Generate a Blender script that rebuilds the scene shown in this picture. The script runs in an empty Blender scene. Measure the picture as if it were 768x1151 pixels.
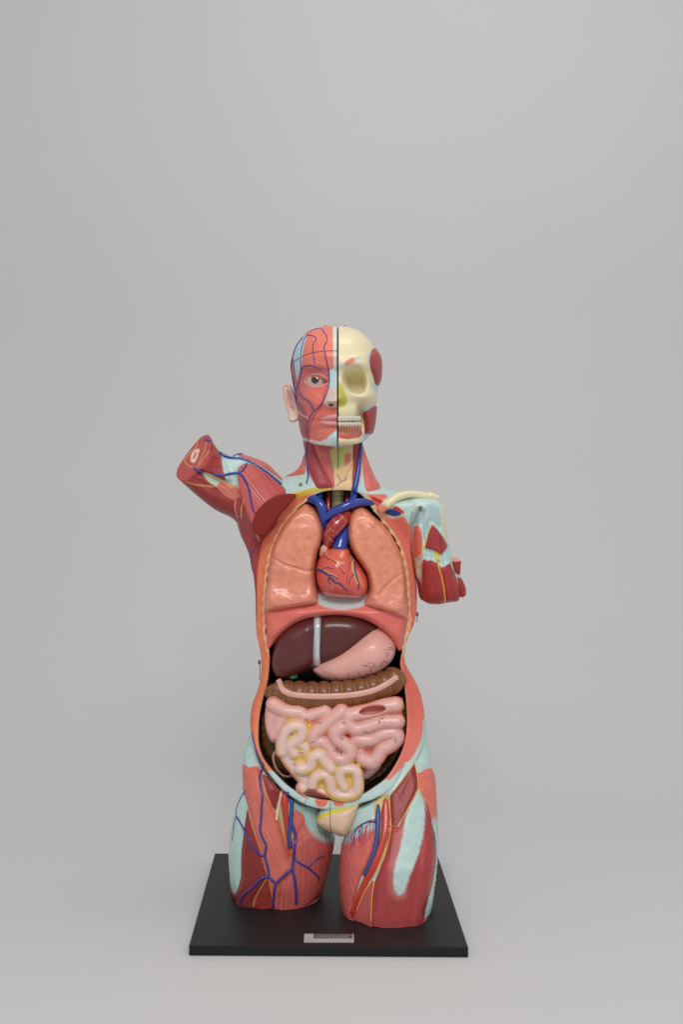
import bpy, math, random
import numpy as np
from mathutils import Vector
from mathutils.bvhtree import BVHTree

random.seed(4); rng = np.random.default_rng(4)
# ------------------------------------------------------------------ camera model
F, CY, ZC, UC, VC = 1300.0, -1.96, 0.698, 384.0, 553.0
BASE_Z = 0.016
sc = bpy.context.scene
col_main = sc.collection

def S_at(Y): return (Y - CY) / F
def W(u, v, Y):
    s = S_at(Y); return Vector(((u - UC) * s, Y, ZC + (VC - v) * s))
def proj(P):
    dep = P[:, 1] - CY
    return UC + P[:, 0] * F / dep, VC - (P[:, 2] - ZC) * F / dep
def lin(c):
    c = np.asarray(c, float) / 255.0
    return np.where(c <= 0.04045, c / 12.92, ((c + 0.055) / 1.055) ** 2.4)

# ------------------------------------------------------------------ colours (paint of the model)
K = dict(salmon=(224,120,102), red=(160,56,52), dark=(134,40,38), pinkred=(176,74,76), fascia=(186,212,208),
         bone=(229,217,177), blue=(34,62,150), navy=(24,40,104), purple=(62,54,140), nerve=(226,190,80),
         artery=(190,50,34), skin=(230,200,175), yellow=(222,196,60), lung=(230,144,112), heart=(214,92,80),
         liver=(88,38,34), stomach=(228,168,158), colon=(124,74,42), gut=(228,174,166), mesen=(226,192,112),
         white=(232,230,222), black=(22,16,16), rim=(222,122,84), rimbone=(232,196,146), cut=(128,30,24))

# ------------------------------------------------------------------ 2-D helpers
def cr(pts, n=5, closed=True):
    P = np.asarray(pts, float); m = len(P); out = []
    rngi = range(m) if closed else range(m - 1)
    for i in rngi:
        if closed: a, b, c, d = P[(i-1) % m], P[i], P[(i+1) % m], P[(i+2) % m]
        else: a, b, c, d = P[max(i-1,0)], P[i], P[i+1], P[min(i+2,m-1)]
        for k in range(n):
            t = k / n
            out.append(0.5*((2*b)+(-a+c)*t+(2*a-5*b+4*c-d)*t*t+(-a+3*b-3*c+d)*t**3))
    if not closed: out.append(P[-1])
    return np.array(out)

def seg_dist(x, y, P, closed=False):
    d2 = np.full(x.shape, 1e12); n = len(P)
    for i in range(n if closed else n - 1):
        ax, ay = P[i][0], P[i][1]; bx, by = P[(i+1) % n][0], P[(i+1) % n][1]
        ex, ey = bx-ax, by-ay; L = ex*ex+ey*ey + 1e-12
        t = np.clip(((x-ax)*ex+(y-ay)*ey)/L, 0, 1)
        d2 = np.minimum(d2, (x-ax-t*ex)**2+(y-ay-t*ey)**2)
    return np.sqrt(d2)

def poly_sd(x, y, P):
    ins = np.zeros(x.shape, bool); n = len(P)
    for i in range(n):
        ax, ay = P[i]; bx, by = P[(i+1) % n]
        if ay == by: continue
        c = (ay > y) != (by > y)
        ins ^= c & (x < (bx-ax)*(y-ay)/(by-ay)+ax)
    d = seg_dist(x, y, P, True)
    return np.where(ins, -d, d)

def sstep(x): x = np.clip(x, 0, 1); return x*x*(3-2*x)
def ga(x, y, cx, cy, sx, sy): return np.exp(-0.5*(((x-cx)/sx)**2+((y-cy)/sy)**2))
def n1(x):
    i = np.floor(x); f = x-i; f = f*f*(3-2*f)
    h = lambda q: (np.sin(q*127.1)*43758.5453) % 1.0
    return h(i)*(1-f)+h(i+1)*f
def n2(x, y):
    i, j = np.floor(x), np.floor(y); f, g = x-i, y-j; f = f*f*(3-2*f); g = g*g*(3-2*g)
    h = lambda a, b: (np.sin(a*127.1+b*311.7)*43758.5453) % 1.0
    return (h(i,j)*(1-f)+h(i+1,j)*f)*(1-g)+(h(i,j+1)*(1-f)+h(i+1,j+1)*f)*g
def smax(a, b, k):
    h = np.maximum(k-np.abs(a-b), 0)/k
    return np.maximum(a, b)+h*h*k*0.25
def smin(a, b, k): return -smax(-a, -b, k)
def ip(v, tab):
    t = np.asarray(tab, float); return np.interp(v, t[:, 0], t[:, 1])

def ips(v, tab, n=14):
    a = ip(v, tab); m = int(n/max(v[1]-v[0], 1e-6)); k = np.ones(2*m+1)/(2*m+1)
    return np.convolve(np.pad(a, m, mode='edge'), k, mode='valid')

# ------------------------------------------------------------------ surface nets
def nets(f):
    f = f.astype(np.float32)
    s = f < 0
    n = np.zeros([d-1 for d in f.shape], np.uint8)
    for a in (0, 1):
        for b in (0, 1):
            for c in (0, 1):
                n += s[a:f.shape[0]-1+a, b:f.shape[1]-1+b, c:f.shape[2]-1+c]
    act = (n > 0) & (n < 8)
    I, J, Kk = np.nonzero(act)
    idx = np.full(n.shape, -1, np.int32); idx[I, J, Kk] = np.arange(len(I))
    acc = np.zeros((len(I), 3)); cnt = np.zeros(len(I))
    cs = [(a, b, c) for a in (0, 1) for b in (0, 1) for c in (0, 1)]
    for p in range(8):
        for q in range(p+1, 8):
            A, B = cs[p], cs[q]
            if sum(abs(x-y) for x, y in zip(A, B)) != 1: continue
            fa = f[I+A[0], J+A[1], Kk+A[2]]; fb = f[I+B[0], J+B[1], Kk+B[2]]
            m = (fa < 0) != (fb < 0)
            t = np.where(m, fa/np.where(m, fa-fb, 1), 0)
            for ax in range(3):
                acc[:, ax] += np.where(m, A[ax]+t*(B[ax]-A[ax]), 0)
            cnt += m
    V = acc/cnt[:, None]+np.stack([I, J, Kk], 1)
    Q = []
    for ax in range(3):
        s0 = np.moveaxis(s, ax, 0); id0 = np.moveaxis(idx, ax, 0)
        a, b = s0[:-1, 1:-1, 1:-1], s0[1:, 1:-1, 1:-1]
        i, j, k = np.nonzero(a != b)
        fl = a[i, j, k]
        if ax == 1: fl = ~fl
        q = np.stack([id0[i, j, k], id0[i, j+1, k], id0[i, j+1, k+1], id0[i, j, k+1]], 1)
        q = np.where(fl[:, None], q, q[:, ::-1])
        Q.append(q)
    Q = np.concatenate(Q)
    Q = Q[(Q >= 0).all(1)]
    return V, Q

class Grid:
    def __init__(g, u, v, w, h, Y):
        g.S = S_at(Y); g.h = h
        g.u = np.arange(u[0], u[1]+h, h); g.v = np.arange(v[0], v[1]+h, h); g.w = np.arange(w[0], w[1]+h, h)
        g.U, g.V = np.meshgrid(g.u, g.v, indexing='ij')
        g.W3 = g.w[None, None, :]
    def uv(g, w=0.0):
        k = g.S/S_at(w*g.S) if np.isscalar(w) else g.S/((w*g.S-CY)/F)
        return UC+(g.U-UC)*k, VC+(g.V-VC)*k
    def sd(g, poly, w=0.0, smooth=4):
        if isinstance(w, list): w = ips(g.v, w, 8)[None, :]
        a, b = g.uv(w); P = cr(poly, smooth) if smooth else np.asarray(poly, float)
        return poly_sd(a, b, P)
    def surf(g, f):
        """photo coordinates of the front surface for every (u,v) column"""
        ins = f < 0; has = ins.any(2); k = ins.argmax(2)
        w = np.where(has, g.w[k], 0.0)
        return g.uv(w)+(w, has)
    def world(g, V):
        u = g.u[0]+V[:, 0]*g.h; v = g.v[0]+V[:, 1]*g.h; w = g.w[0]+V[:, 2]*g.h
        return np.stack([(u-UC)*g.S, w*g.S, ZC+(VC-v)*g.S], 1)
    def mesh(g, f, sl=None):
        f = np.pad(f, 1, constant_values=9.0)
        V, Q = nets(f); V = V-1
        if sl is not None: V = V+np.array([sl[0], sl[1], sl[2]])
        P = g.world(V)
        return P, Q

def blur(a, n):
    for ax in (0, 1):
        for _ in range(2):
            p = np.pad(a, [(n+1, n) if i == ax else (0, 0) for i in (0, 1)], mode='edge')
            c = np.cumsum(p, axis=ax)
            a = (np.take(c, range(2*n+1, c.shape[ax]), ax)-np.take(c, range(0, c.shape[ax]-2*n-1), ax))/(2*n+1)
    return a
def inflate(g, d, w0, Hf, Hb, R, disp=0.0, soft=0):
    if soft:
        k = sstep(-d/(soft*1.2)); d = d*(1-k)+blur(d, int(soft/g.h))*k
    t = np.clip(R+d, 0, None)/R
    ex = lambda a: a[:, :, None] if isinstance(a, np.ndarray) and a.ndim == 2 else a
    ww = g.W3-ex(w0)+ex(disp)
    H = np.where(ww < 0, ex(Hf), ex(Hb))
    return (np.sqrt((t*t)[:, :, None]+(ww/H)**2)-1)*min(R, float(np.min(Hf)))

def orient(P, Q):
    a, b, c = P[Q[:, 0]], P[Q[:, 1]], P[Q[:, 2]]; d = P[Q[:, 3]] if Q.shape[1] == 4 else c
    vol = np.einsum('ij,ij->i', a, np.cross(b, c)).sum()+np.einsum('ij,ij->i', a, np.cross(c, d)).sum()
    return Q if vol > 0 else Q[:, ::-1]

def patch(g, f, maps, poly, th=1.8, edge=0.35, soft=5.0, wmax=5.0, smooth=4, shell=3.0, jag=None):
    pu, pv = maps[0], maps[1]
    P = cr(poly, smooth) if smooth else np.asarray(poly, float)
    lo = P.min(0)-6; hi = P.max(0)+6
    m = (pu > lo[0]) & (pu < hi[0]) & (pv > lo[1]) & (pv < hi[1])
    i, j = np.nonzero(m)
    i0, i1, j0, j1 = max(i.min()-2,0), i.max()+3, max(j.min()-2,0), j.max()+3
    d = poly_sd(pu[i0:i1, j0:j1], pv[i0:i1, j0:j1], P)
    if jag is not None: d = d+jag(pu[i0:i1, j0:j1], pv[i0:i1, j0:j1])
    k1 = int(np.searchsorted(g.w, wmax))+2
    ff = f[i0:i1, j0:j1, :k1]
    t = edge+(th-edge)*sstep(-d/soft)
    r = np.maximum(ff-t[:, :, None], d[:, :, None])
    r = np.maximum(r, -ff-shell)
    r = np.maximum(r, g.W3[:, :, :k1]-wmax)
    return g.mesh(r, (i0, j0, 0))

# ------------------------------------------------------------------ painting
class Painter:
    def __init__(p, P, base):
        p.P = P; p.u, p.v = proj(P)
        p.c = np.tile(lin(base), (len(P), 1)); p.fib = np.zeros(len(P)); p.fa = np.zeros(len(P))
    def mix(p, m, col):
        p.c += (lin(col)-p.c)*np.clip(m, 0, 1)[:, None]
    def _sel(p, Q, pad):
        lo = Q.min(0)-pad; hi = Q.max(0)+pad
        return np.nonzero((p.u > lo[0]) & (p.u < hi[0]) & (p.v > lo[1]) & (p.v < hi[1]))[0]
    def fill(p, poly, col, soft=0.8, amt=1.0, fringe=None, cond=None, smooth=4, fa=None):
        Q = cr(poly, smooth) if smooth else np.asarray(poly, float)
        s = p._sel(Q, 8)
        if not len(s): return
        d = poly_sd(p.u[s], p.v[s], Q)
        if fringe:
            ang, amp, per = fringe
            c = -math.sin(ang)*p.u[s]+math.cos(ang)*p.v[s]
            d = d+(n1(c/per)+0.6*n1(c/per*2.3+9)-0.8)*amp*2
        m = sstep(0.5-d/(2*soft))*amt
        if cond is not None: m = m*cond[s]
        p.c[s] += (lin(col)-p.c[s])*m[:, None]
        if fa is not None: p.fa[s] += (fa-p.fa[s])*m
    def line(p, pts, w, col, soft=0.5, amt=1.0, cond=None, smooth=4):
        Q = cr(pts, smooth, False) if smooth else np.asarray(pts, float)
        s = p._sel(Q, w+3)
        if not len(s): return
        d = seg_dist(p.u[s], p.v[s], Q)-w*0.5
        m = sstep(0.5-d/(2*soft))*amt
        if cond is not None: m = m*cond[s]
        p.c[s] += (lin(col)-p.c[s])*m[:, None]
    def fibers(p, ang, amt=1.0, per=1.6, sel=None, bend=0.0, about=None):
        """fibre coordinate across the direction ang (radians, in the picture plane)"""
        if about is not None:
            c = np.arctan2(p.v-about[1], p.u-about[0])*about[2]
        else:
            c = -math.sin(ang)*p.u+math.cos(ang)*p.v
            if bend: c = c+bend*((math.cos(ang)*p.u+math.sin(ang)*p.v)/40.0)**2
        c = c/per
        if sel is None: p.fib[:] = c; p.fa[:] = amt
        else: p.fib[sel] = c[sel]; p.fa[sel] = amt
    def mottle(p, amp, sc=6.0, seed=0.0):
        x, y, z = p.P.T/0.0015/sc
        q = n2(x+seed, z+y*0.7)+0.5*n2(x*2.1+seed+5, z*2.1+y)-0.75
        p.c *= (1+amp*q)[:, None]

# ------------------------------------------------------------------ objects
MATS = {}
def mat(name, rough=0.4, coat=0.0, spec=0.5, mott=0.06, mscale=60.0, bump=0.0, bscale=300.0, fbump=0.0, metal=0.0, sss=0.0, bdist=0.0006):
    if name in MATS: return MATS[name]
    m = bpy.data.materials.new(name); m.use_nodes = True
    nt = m.node_tree; N = nt.nodes; L = nt.links; N.clear()
    out = N.new('ShaderNodeOutputMaterial'); b = N.new('ShaderNodeBsdfPrincipled'); L.new(b.outputs[0], out.inputs[0])
    at = N.new('ShaderNodeAttribute'); at.attribute_name = 'Col'
    fb = N.new('ShaderNodeAttribute'); fb.attribute_name = 'fib'
    fa = N.new('ShaderNodeAttribute'); fa.attribute_name = 'fa'
    tc = N.new('ShaderNodeTexCoord')
    nz = N.new('ShaderNodeTexNoise'); nz.inputs['Scale'].default_value = mscale; nz.inputs['Detail'].default_value = 4
    L.new(tc.outputs['Object'], nz.inputs['Vector'])
    # fibres: 1-D noise across the fibre direction, wobbling slightly
    wob = N.new('ShaderNodeTexNoise'); wob.inputs['Scale'].default_value = 35; wob.inputs['Detail'].default_value = 1
    L.new(tc.outputs['Object'], wob.inputs['Vector'])
    ad = N.new('ShaderNodeMath'); ad.operation = 'MULTIPLY_ADD'; ad.inputs[1].default_value = 2.2
    L.new(wob.outputs['Fac'], ad.inputs[0]); L.new(fb.outputs['Fac'], ad.inputs[2])
    f1 = N.new('ShaderNodeTexNoise'); f1.noise_dimensions = '1D'; f1.inputs['Scale'].default_value = 1.0; f1.inputs['Detail'].default_value = 2.5
    L.new(ad.outputs[0], f1.inputs['W'])
    # multiplier = 1 + mott*(n-.5)*2 + fa*(f-.5)*.9
    m1 = N.new('ShaderNodeMath'); m1.operation = 'MULTIPLY_ADD'; m1.inputs[1].default_value = mott*2.5; m1.inputs[2].default_value = 1-mott*1.25
    L.new(nz.outputs['Fac'], m1.inputs[0])
    m2 = N.new('ShaderNodeMath'); m2.operation = 'SUBTRACT'; m2.inputs[1].default_value = 0.5; L.new(f1.outputs['Fac'], m2.inputs[0])
    m3 = N.new('ShaderNodeMath'); m3.operation = 'MULTIPLY'; L.new(m2.outputs[0], m3.inputs[0]); L.new(fa.outputs['Fac'], m3.inputs[1])
    m4 = N.new('ShaderNodeMath'); m4.operation = 'MULTIPLY_ADD'; m4.inputs[1].default_value = 1.5; L.new(m3.outputs[0], m4.inputs[0]); L.new(m1.outputs[0], m4.inputs[2])
    vm = N.new('ShaderNodeVectorMath'); vm.operation = 'SCALE'
    L.new(at.outputs['Color'], vm.inputs[0]); L.new(m4.outputs[0], vm.inputs['Scale'])
    L.new(vm.outputs[0], b.inputs['Base Color'])
    rr = N.new('ShaderNodeMath'); rr.operation = 'MULTIPLY_ADD'; rr.inputs[1].default_value = 0.25; rr.inputs[2].default_value = rough-0.12
    L.new(nz.outputs['Fac'], rr.inputs[0]); L.new(rr.outputs[0], b.inputs['Roughness'])
    b.inputs['Metallic'].default_value = metal
    b.inputs['Specular IOR Level'].default_value = spec
    b.inputs['Coat Weight'].default_value = coat; b.inputs['Coat Roughness'].default_value = 0.12
    if sss: b.inputs['Subsurface Weight'].default_value = sss; b.inputs['Subsurface Radius'].default_value = (0.004, 0.002, 0.001)
    hgt = m3.outputs[0]
    bp = N.new('ShaderNodeBump'); bp.inputs['Distance'].default_value = 0.0012; bp.inputs['Strength'].default_value = fbump if fbump else 0.75
    L.new(hgt, bp.inputs['Height'])
    if bump:
        n3 = N.new('ShaderNodeTexNoise'); n3.inputs['Scale'].default_value = bscale; n3.inputs['Detail'].default_value = 3
        L.new(tc.outputs['Object'], n3.inputs['Vector'])
        b2 = N.new('ShaderNodeBump'); b2.inputs['Strength'].default_value = bump; b2.inputs['Distance'].default_value = bdist
        L.new(n3.outputs['Fac'], b2.inputs['Height']); L.new(bp.outputs[0], b2.inputs['Normal']); L.new(b2.outputs[0], b.inputs['Normal'])
    else:
        L.new(bp.outputs[0], b.inputs['Normal'])
    MATS[name] = m; return m

ORG = {}
def abs_loc(o):
    return ORG.get(o.name, np.zeros(3)) if o is not None else np.zeros(3)

def add_obj(name, P, Q, paint, material, parent=None, loc=None, smooth=True):
    """one mesh object; P in world metres. paint: Painter or an sRGB colour"""
    P = np.asarray(P, float); Q = np.asarray(Q, np.int32)
    if not isinstance(paint, Painter): paint = Painter(P, paint)
    me = bpy.data.meshes.new(name)
    org = abs_loc(parent) if parent is not None else (np.array(loc, float) if loc is not None else np.array([P[:,0].mean(), P[:,1].mean(), P[:,2].min()]))
    V = (P-org).astype(np.float32)
    n = Q.shape[1]
    me.vertices.add(len(V)); me.vertices.foreach_set('co', V.ravel())
    me.loops.add(Q.size); me.loops.foreach_set('vertex_index', Q.ravel())
    me.polygons.add(len(Q)); me.polygons.foreach_set('loop_start', np.arange(0, Q.size, n, dtype=np.int32))
    me.polygons.foreach_set('use_smooth', np.full(len(Q), smooth))
    me.update(calc_edges=True); me.validate()
    a = me.attributes.new('Col', 'FLOAT_COLOR', 'POINT')
    c4 = np.ones((len(V), 4), np.float32); c4[:, :3] = np.clip(paint.c, 0, 1); a.data.foreach_set('color', c4.ravel())
    if paint.fa.any():
        a = me.attributes.new('fib', 'FLOAT', 'POINT'); a.data.foreach_set('value', paint.fib.astype(np.float32))
        a = me.attributes.new('fa', 'FLOAT', 'POINT'); a.data.foreach_set('value', paint.fa.astype(np.float32))
    me.materials.append(material)
    o = bpy.data.objects.new(name, me); col_main.objects.link(o)
    if parent is not None: o.parent = parent; ORG[o.name] = org
    else: o.location = org; ORG[o.name] = org
    return o

def empty(name, loc):
    o = bpy.data.objects.new(name, None); col_main.objects.link(o); o.location = loc; o.empty_display_size = 0.05
    ORG[o.name] = np.array(loc, float); return o

def tag(o, label, cat, group=None):
    o['label'] = label; o['category'] = cat
    if group: o['group'] = group

def bvh(meshes):
    V = []; Q = []; n = 0
    for P, q in meshes:
        V.append(P); Q.append(q+n); n += len(P)
    V = np.concatenate(V); Q = np.concatenate(Q)
    return BVHTree.FromPolygons(V.tolist(), Q.tolist())

CAM = Vector((0, CY, ZC))
def on_surface(tree, pts, lift):
    """world points where the picture lines meet the surface"""
    deps = []
    for u, v in pts:
        d = Vector((u-UC, F, VC-v)).normalized()
        h = tree.ray_cast(CAM, d)
        deps.append(h[0].y if h[0] is not None else np.nan)
    deps = np.array(deps)
    ok = ~np.isnan(deps)
    if not ok.any(): deps[:] = 0.0
    else: deps = np.interp(np.arange(len(deps)), np.nonzero(ok)[0], deps[ok])
    if len(deps) > 4:
        for _ in range(2): deps[1:-1] = np.minimum(deps[1:-1], (deps[:-2]+2*deps[1:-1]+deps[2:])/4)
    return np.array([W(u, v, y-lift) for (u, v), y in zip(pts, deps)])

def tube_mesh(C, R, n=10, squash=1.0):
    """tube round centre line C (world) with radii R; squash flattens it towards the viewer"""
    C = np.asarray(C, float); m = len(C); R = np.broadcast_to(np.asarray(R, float), (m,))
    T = np.gradient(C, axis=0); T /= np.linalg.norm(T, axis=1)[:, None]+1e-12
    ref = np.array([0.0, 1.0, 0.0])
    V = []
    A = np.cross(T, ref); A /= np.linalg.norm(A, axis=1)[:, None]+1e-9
    bad = np.linalg.norm(np.cross(T, ref), axis=1) < 0.05
    if bad.any(): A[bad] = np.array([1.0, 0, 0])
    B = np.cross(A, T)
    th = np.linspace(0, 2*np.pi, n, endpoint=False)
    V = C[:, None, :]+R[:, None, None]*(np.cos(th)[None, :, None]*A[:, None, :]+squash*np.sin(th)[None, :, None]*B[:, None, :])
    e0 = C[0]-T[0]*R[0]*0.6; e1 = C[-1]+T[-1]*R[-1]*0.6
    V = np.concatenate([V.reshape(-1, 3), e0[None], e1[None]])
    Q = []
    i = np.arange(m-1)[:, None]*n; k = np.arange(n)[None, :]; k2 = (k+1) % n
    Q = np.stack([i+k, i+k2, i+n+k2, i+n+k], -1).reshape(-1, 4)
    a = m*n
    c0 = [[a, int(k2), int(k), int(k)] for k, k2 in zip(range(n), np.roll(range(n), -1))]
    c1 = [[a+1, (m-1)*n+int(k), (m-1)*n+int(k2), (m-1)*n+int(k2)] for k, k2 in zip(range(n), np.roll(range(n), -1))]
    return V, Q, c0, c1

def tri_join(parts):
    """several tube meshes -> vertices and triangles"""
    V = []; T = []; n = 0
    for P, Q, c0, c1 in parts:
        q = np.concatenate([Q[:, [0, 1, 2]], Q[:, [0, 2, 3]], np.array(c0)[:, :3], np.array(c1)[:, :3]])
        V.append(P); T.append(q+n); n += len(P)
    return np.concatenate(V), np.concatenate(T)

def vessel(name, lines, rad, colour, parent, tree, material, sink=0.35, n=8, sub=5, squash=1.0):
    """vessels lying on a surface: lines = [picture points] or [(points, r0, r1)], radii in picture pixels"""
    parts = []
    for ln in lines:
        if isinstance(ln, tuple): pts, r0, r1 = ln
        else: pts, r0, r1 = ln, rad, rad*0.85
        c = cr(pts, sub, False)
        R = np.linspace(r0, r1, len(c))*0.0015
        if r0 > 2.4: R = R*(0.45+0.55*sstep(np.linspace(0, 1, len(c))/0.14))
        X = on_surface(tree, c, r0*0.0015*sink)
        parts.append(tube_mesh(X, R, n, squash))
    P, T = tri_join(parts)
    return add_obj(name, P, T, colour, material, parent)

def tube3(name, pts, rad, colour, parent, material, n=14, sub=6, loc=None, paint=None, squash=1.0):
    """free tube through (u, v, Y) points; radius in picture pixels (scalar or one per point)"""
    p = np.array(pts, float); c = cr(p, sub, False)
    C = np.array([W(a, b, y) for a, b, y in c])
    r = np.asarray(rad, float)
    if r.ndim == 0: R = np.full(len(c), float(r))
    else: R = np.interp(np.linspace(0, len(p)-1, len(c)), np.arange(len(p)), r)
    P, T = tri_join([tube_mesh(C, R*0.0015, n, squash)])
    pt = colour
    if paint: pt = Painter(P, colour); paint(pt)
    return add_obj(name, P, T, pt, material, parent, loc)

def box_mesh(lo, hi, bev=0.0):
    import bmesh
    bm = bmesh.new(); bmesh.ops.create_cube(bm, size=1)
    for v in bm.verts:
        v.co = Vector([lo[i]+(v.co[i]+0.5)*(hi[i]-lo[i]) for i in range(3)])
    if bev: bmesh.ops.bevel(bm, geom=bm.edges[:], offset=bev, segments=2, affect='EDGES', profile=0.6)
    bmesh.ops.triangulate(bm, faces=bm.faces[:])
    P = np.array([v.co[:] for v in bm.verts]); bm.verts.index_update()
    T = np.array([[v.index for v in f.verts] for f in bm.faces]); bm.free()
    return P, T
# ------------------------------------------------------------------ setting: seamless paper backdrop
def simple_mat(name, colour, rough, bump=0.0, bscale=400, mott=0.04, mscale=3.0, spec=0.3):
    m = bpy.data.materials.new(name); m.use_nodes = True
    nt = m.node_tree; N = nt.nodes; L = nt.links; b = N['Principled BSDF']
    tc = N.new('ShaderNodeTexCoord'); nz = N.new('ShaderNodeTexNoise'); nz.inputs['Scale'].default_value = mscale; nz.inputs['Detail'].default_value = 5
    L.new(tc.outputs['Object'], nz.inputs['Vector'])
    mr = N.new('ShaderNodeMapRange'); mr.inputs['To Min'].default_value = 1-mott; mr.inputs['To Max'].default_value = 1+mott
    L.new(nz.outputs['Fac'], mr.inputs['Value'])
    vm = N.new('ShaderNodeVectorMath'); vm.operation = 'SCALE'; vm.inputs[0].default_value = lin(colour)
    L.new(mr.outputs[0], vm.inputs['Scale']); L.new(vm.outputs[0], b.inputs['Base Color'])
    b.inputs['Roughness'].default_value = rough; b.inputs['Specular IOR Level'].default_value = spec
    if bump:
        n3 = N.new('ShaderNodeTexNoise'); n3.inputs['Scale'].default_value = bscale; n3.inputs['Detail'].default_value = 3
        L.new(tc.outputs['Object'], n3.inputs['Vector'])
        b2 = N.new('ShaderNodeBump'); b2.inputs['Strength'].default_value = bump; b2.inputs['Distance'].default_value = 0.0005
        L.new(n3.outputs['Fac'], b2.inputs['Height']); L.new(b2.outputs[0], b.inputs['Normal'])
    return m

def build_backdrop():
    prof = []
    for y in np.linspace(-2.6, 0.5, 24): prof.append((y, 0.0))
    R = 1.3
    for a in np.linspace(0, math.pi/2, 24)[1:]: prof.append((0.5+R*math.sin(a), R-R*math.cos(a)))
    for z in np.linspace(R, 3.4, 16)[1:]: prof.append((1.8, z))
    xs = np.linspace(-2.6, 2.6, 40)
    P = np.array([(x, y, z) for (y, z) in prof for x in xs]); n = len(xs)
    Q = np.array([[i*n+j, i*n+j+1, (i+1)*n+j+1, (i+1)*n+j] for i in range(len(prof)-1) for j in range(n-1)])
    m = simple_mat('backdrop_paper', (206, 206, 206), 0.85, 0.12, 260, 0.018, 2.6, 0.15)
    o = add_obj('backdrop', P, Q, (206, 206, 206), m, None, (0, 0, 0))
    o['kind'] = 'structure'
build_backdrop()

def build_base():
    NL, NR, FL, FR = (-.2297, -.2201), (.1902, -.2269), (-.2393, .2227), (.1804, .2159)
    import bmesh
    bm = bmesh.new()
    lo = [bm.verts.new((x, y, 0.001)) for x, y in (NL, NR, FR, FL)]
    hi = [bm.verts.new((x, y, BASE_Z)) for x, y in (NL, NR, FR, FL)]
    bm.faces.new(lo[::-1]); bm.faces.new(hi)
    for i in range(4): bm.faces.new((lo[i], lo[(i+1) % 4], hi[(i+1) % 4], hi[i]))
    bmesh.ops.bevel(bm, geom=bm.edges[:], offset=0.0009, segments=2, affect='EDGES', profile=0.6)
    bmesh.ops.triangulate(bm, faces=bm.faces[:])
    P = np.array([v.co[:] for v in bm.verts]); bm.verts.index_update()
    T = np.array([[v.index for v in f.verts] for f in bm.faces]); bm.free()
    m = simple_mat('black_board', (27, 26, 27), 0.5, 0.3, 900, 0.18, 30.0, 0.3)
    o = add_obj('display_base', P, T, (27, 26, 27), m, None, (-.0245, -.002, 0.0), smooth=False)
    tag(o, 'flat black square board under the cut-off thighs, with a small silver plate', 'base')
    # nameplate
    P, T = box_mesh((-.0572, -.2105, BASE_Z), (.0188, -.1785, BASE_Z+.0016), .0003)
    pl = add_obj('nameplate', P, T, (178, 172, 172), mat('brushed_plate', 0.45, 0, 0.4, 0.05, 90), o, smooth=False)
    P, T = box_mesh((-.0425, -.1975, BASE_Z+.0012), (.0165, -.1800, BASE_Z+.0021), .0001)
    add_obj('print_panel', P, T, (74, 70, 72), mat('dull_print', 0.6, 0, 0.3), pl, smooth=False)
    parts = []; r = random.Random(3)
    V = []; T2 = []; n = 0
    for row, (y0, y1) in enumerate(((-.1868, -.1842), (-.1950, -.1915))):
        x = -.039
        while x < .0135:
            L = r.uniform(.0012, .0048)
            if x+L > .0145: break
            dy = r.uniform(-.0004, .0004)
            P, T = box_mesh((x, y0+dy, BASE_Z+.0018), (x+L, y1+dy, BASE_Z+.0023))
            V.append(P); T2.append(T+n); n += len(P)
            x += L+r.uniform(.0005, .0016)
    add_obj('engraved_line', np.concatenate(V), np.concatenate(T2), (150, 146, 146), mat('dull_print', 0.6, 0, 0.3), pl, smooth=False)
    return o
base_obj = build_base()
# ------------------------------------------------------------------ the anatomical torso
torso = empty('anatomical_torso', (-0.02, 0.0, BASE_Z))
tag(torso, 'anatomical torso with half flayed and half skull face, open chest and belly, on black board', 'anatomical model')
M_SKIN = mat('painted_plastic', 0.40, 0.08, 0.36, 0.09, 95, 0.05, 250)
M_BONE = mat('bone_plastic', 0.36, 0.25, 0.5, 0.04, 60)
M_VESSEL = mat('vessel_paint', 0.34, 0.25, 0.5, 0.06, 120)
M_LUNG = mat('lung_plastic', 0.33, 0.3, 0.5, 0.10, 85, 0.55, 170, bdist=0.0016)
M_GLOSS = mat('glossy_organ', 0.2, 0.5, 0.5, 0.06, 60, 0.08, 120)
M_GUT = mat('gut_plastic', 0.36, 0.2, 0.45, 0.05, 80, 0.05, 200, sss=0.0)
M_METAL = mat('steel', 0.35, 0, 0.5, 0.05, 90, metal=0.9)

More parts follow.
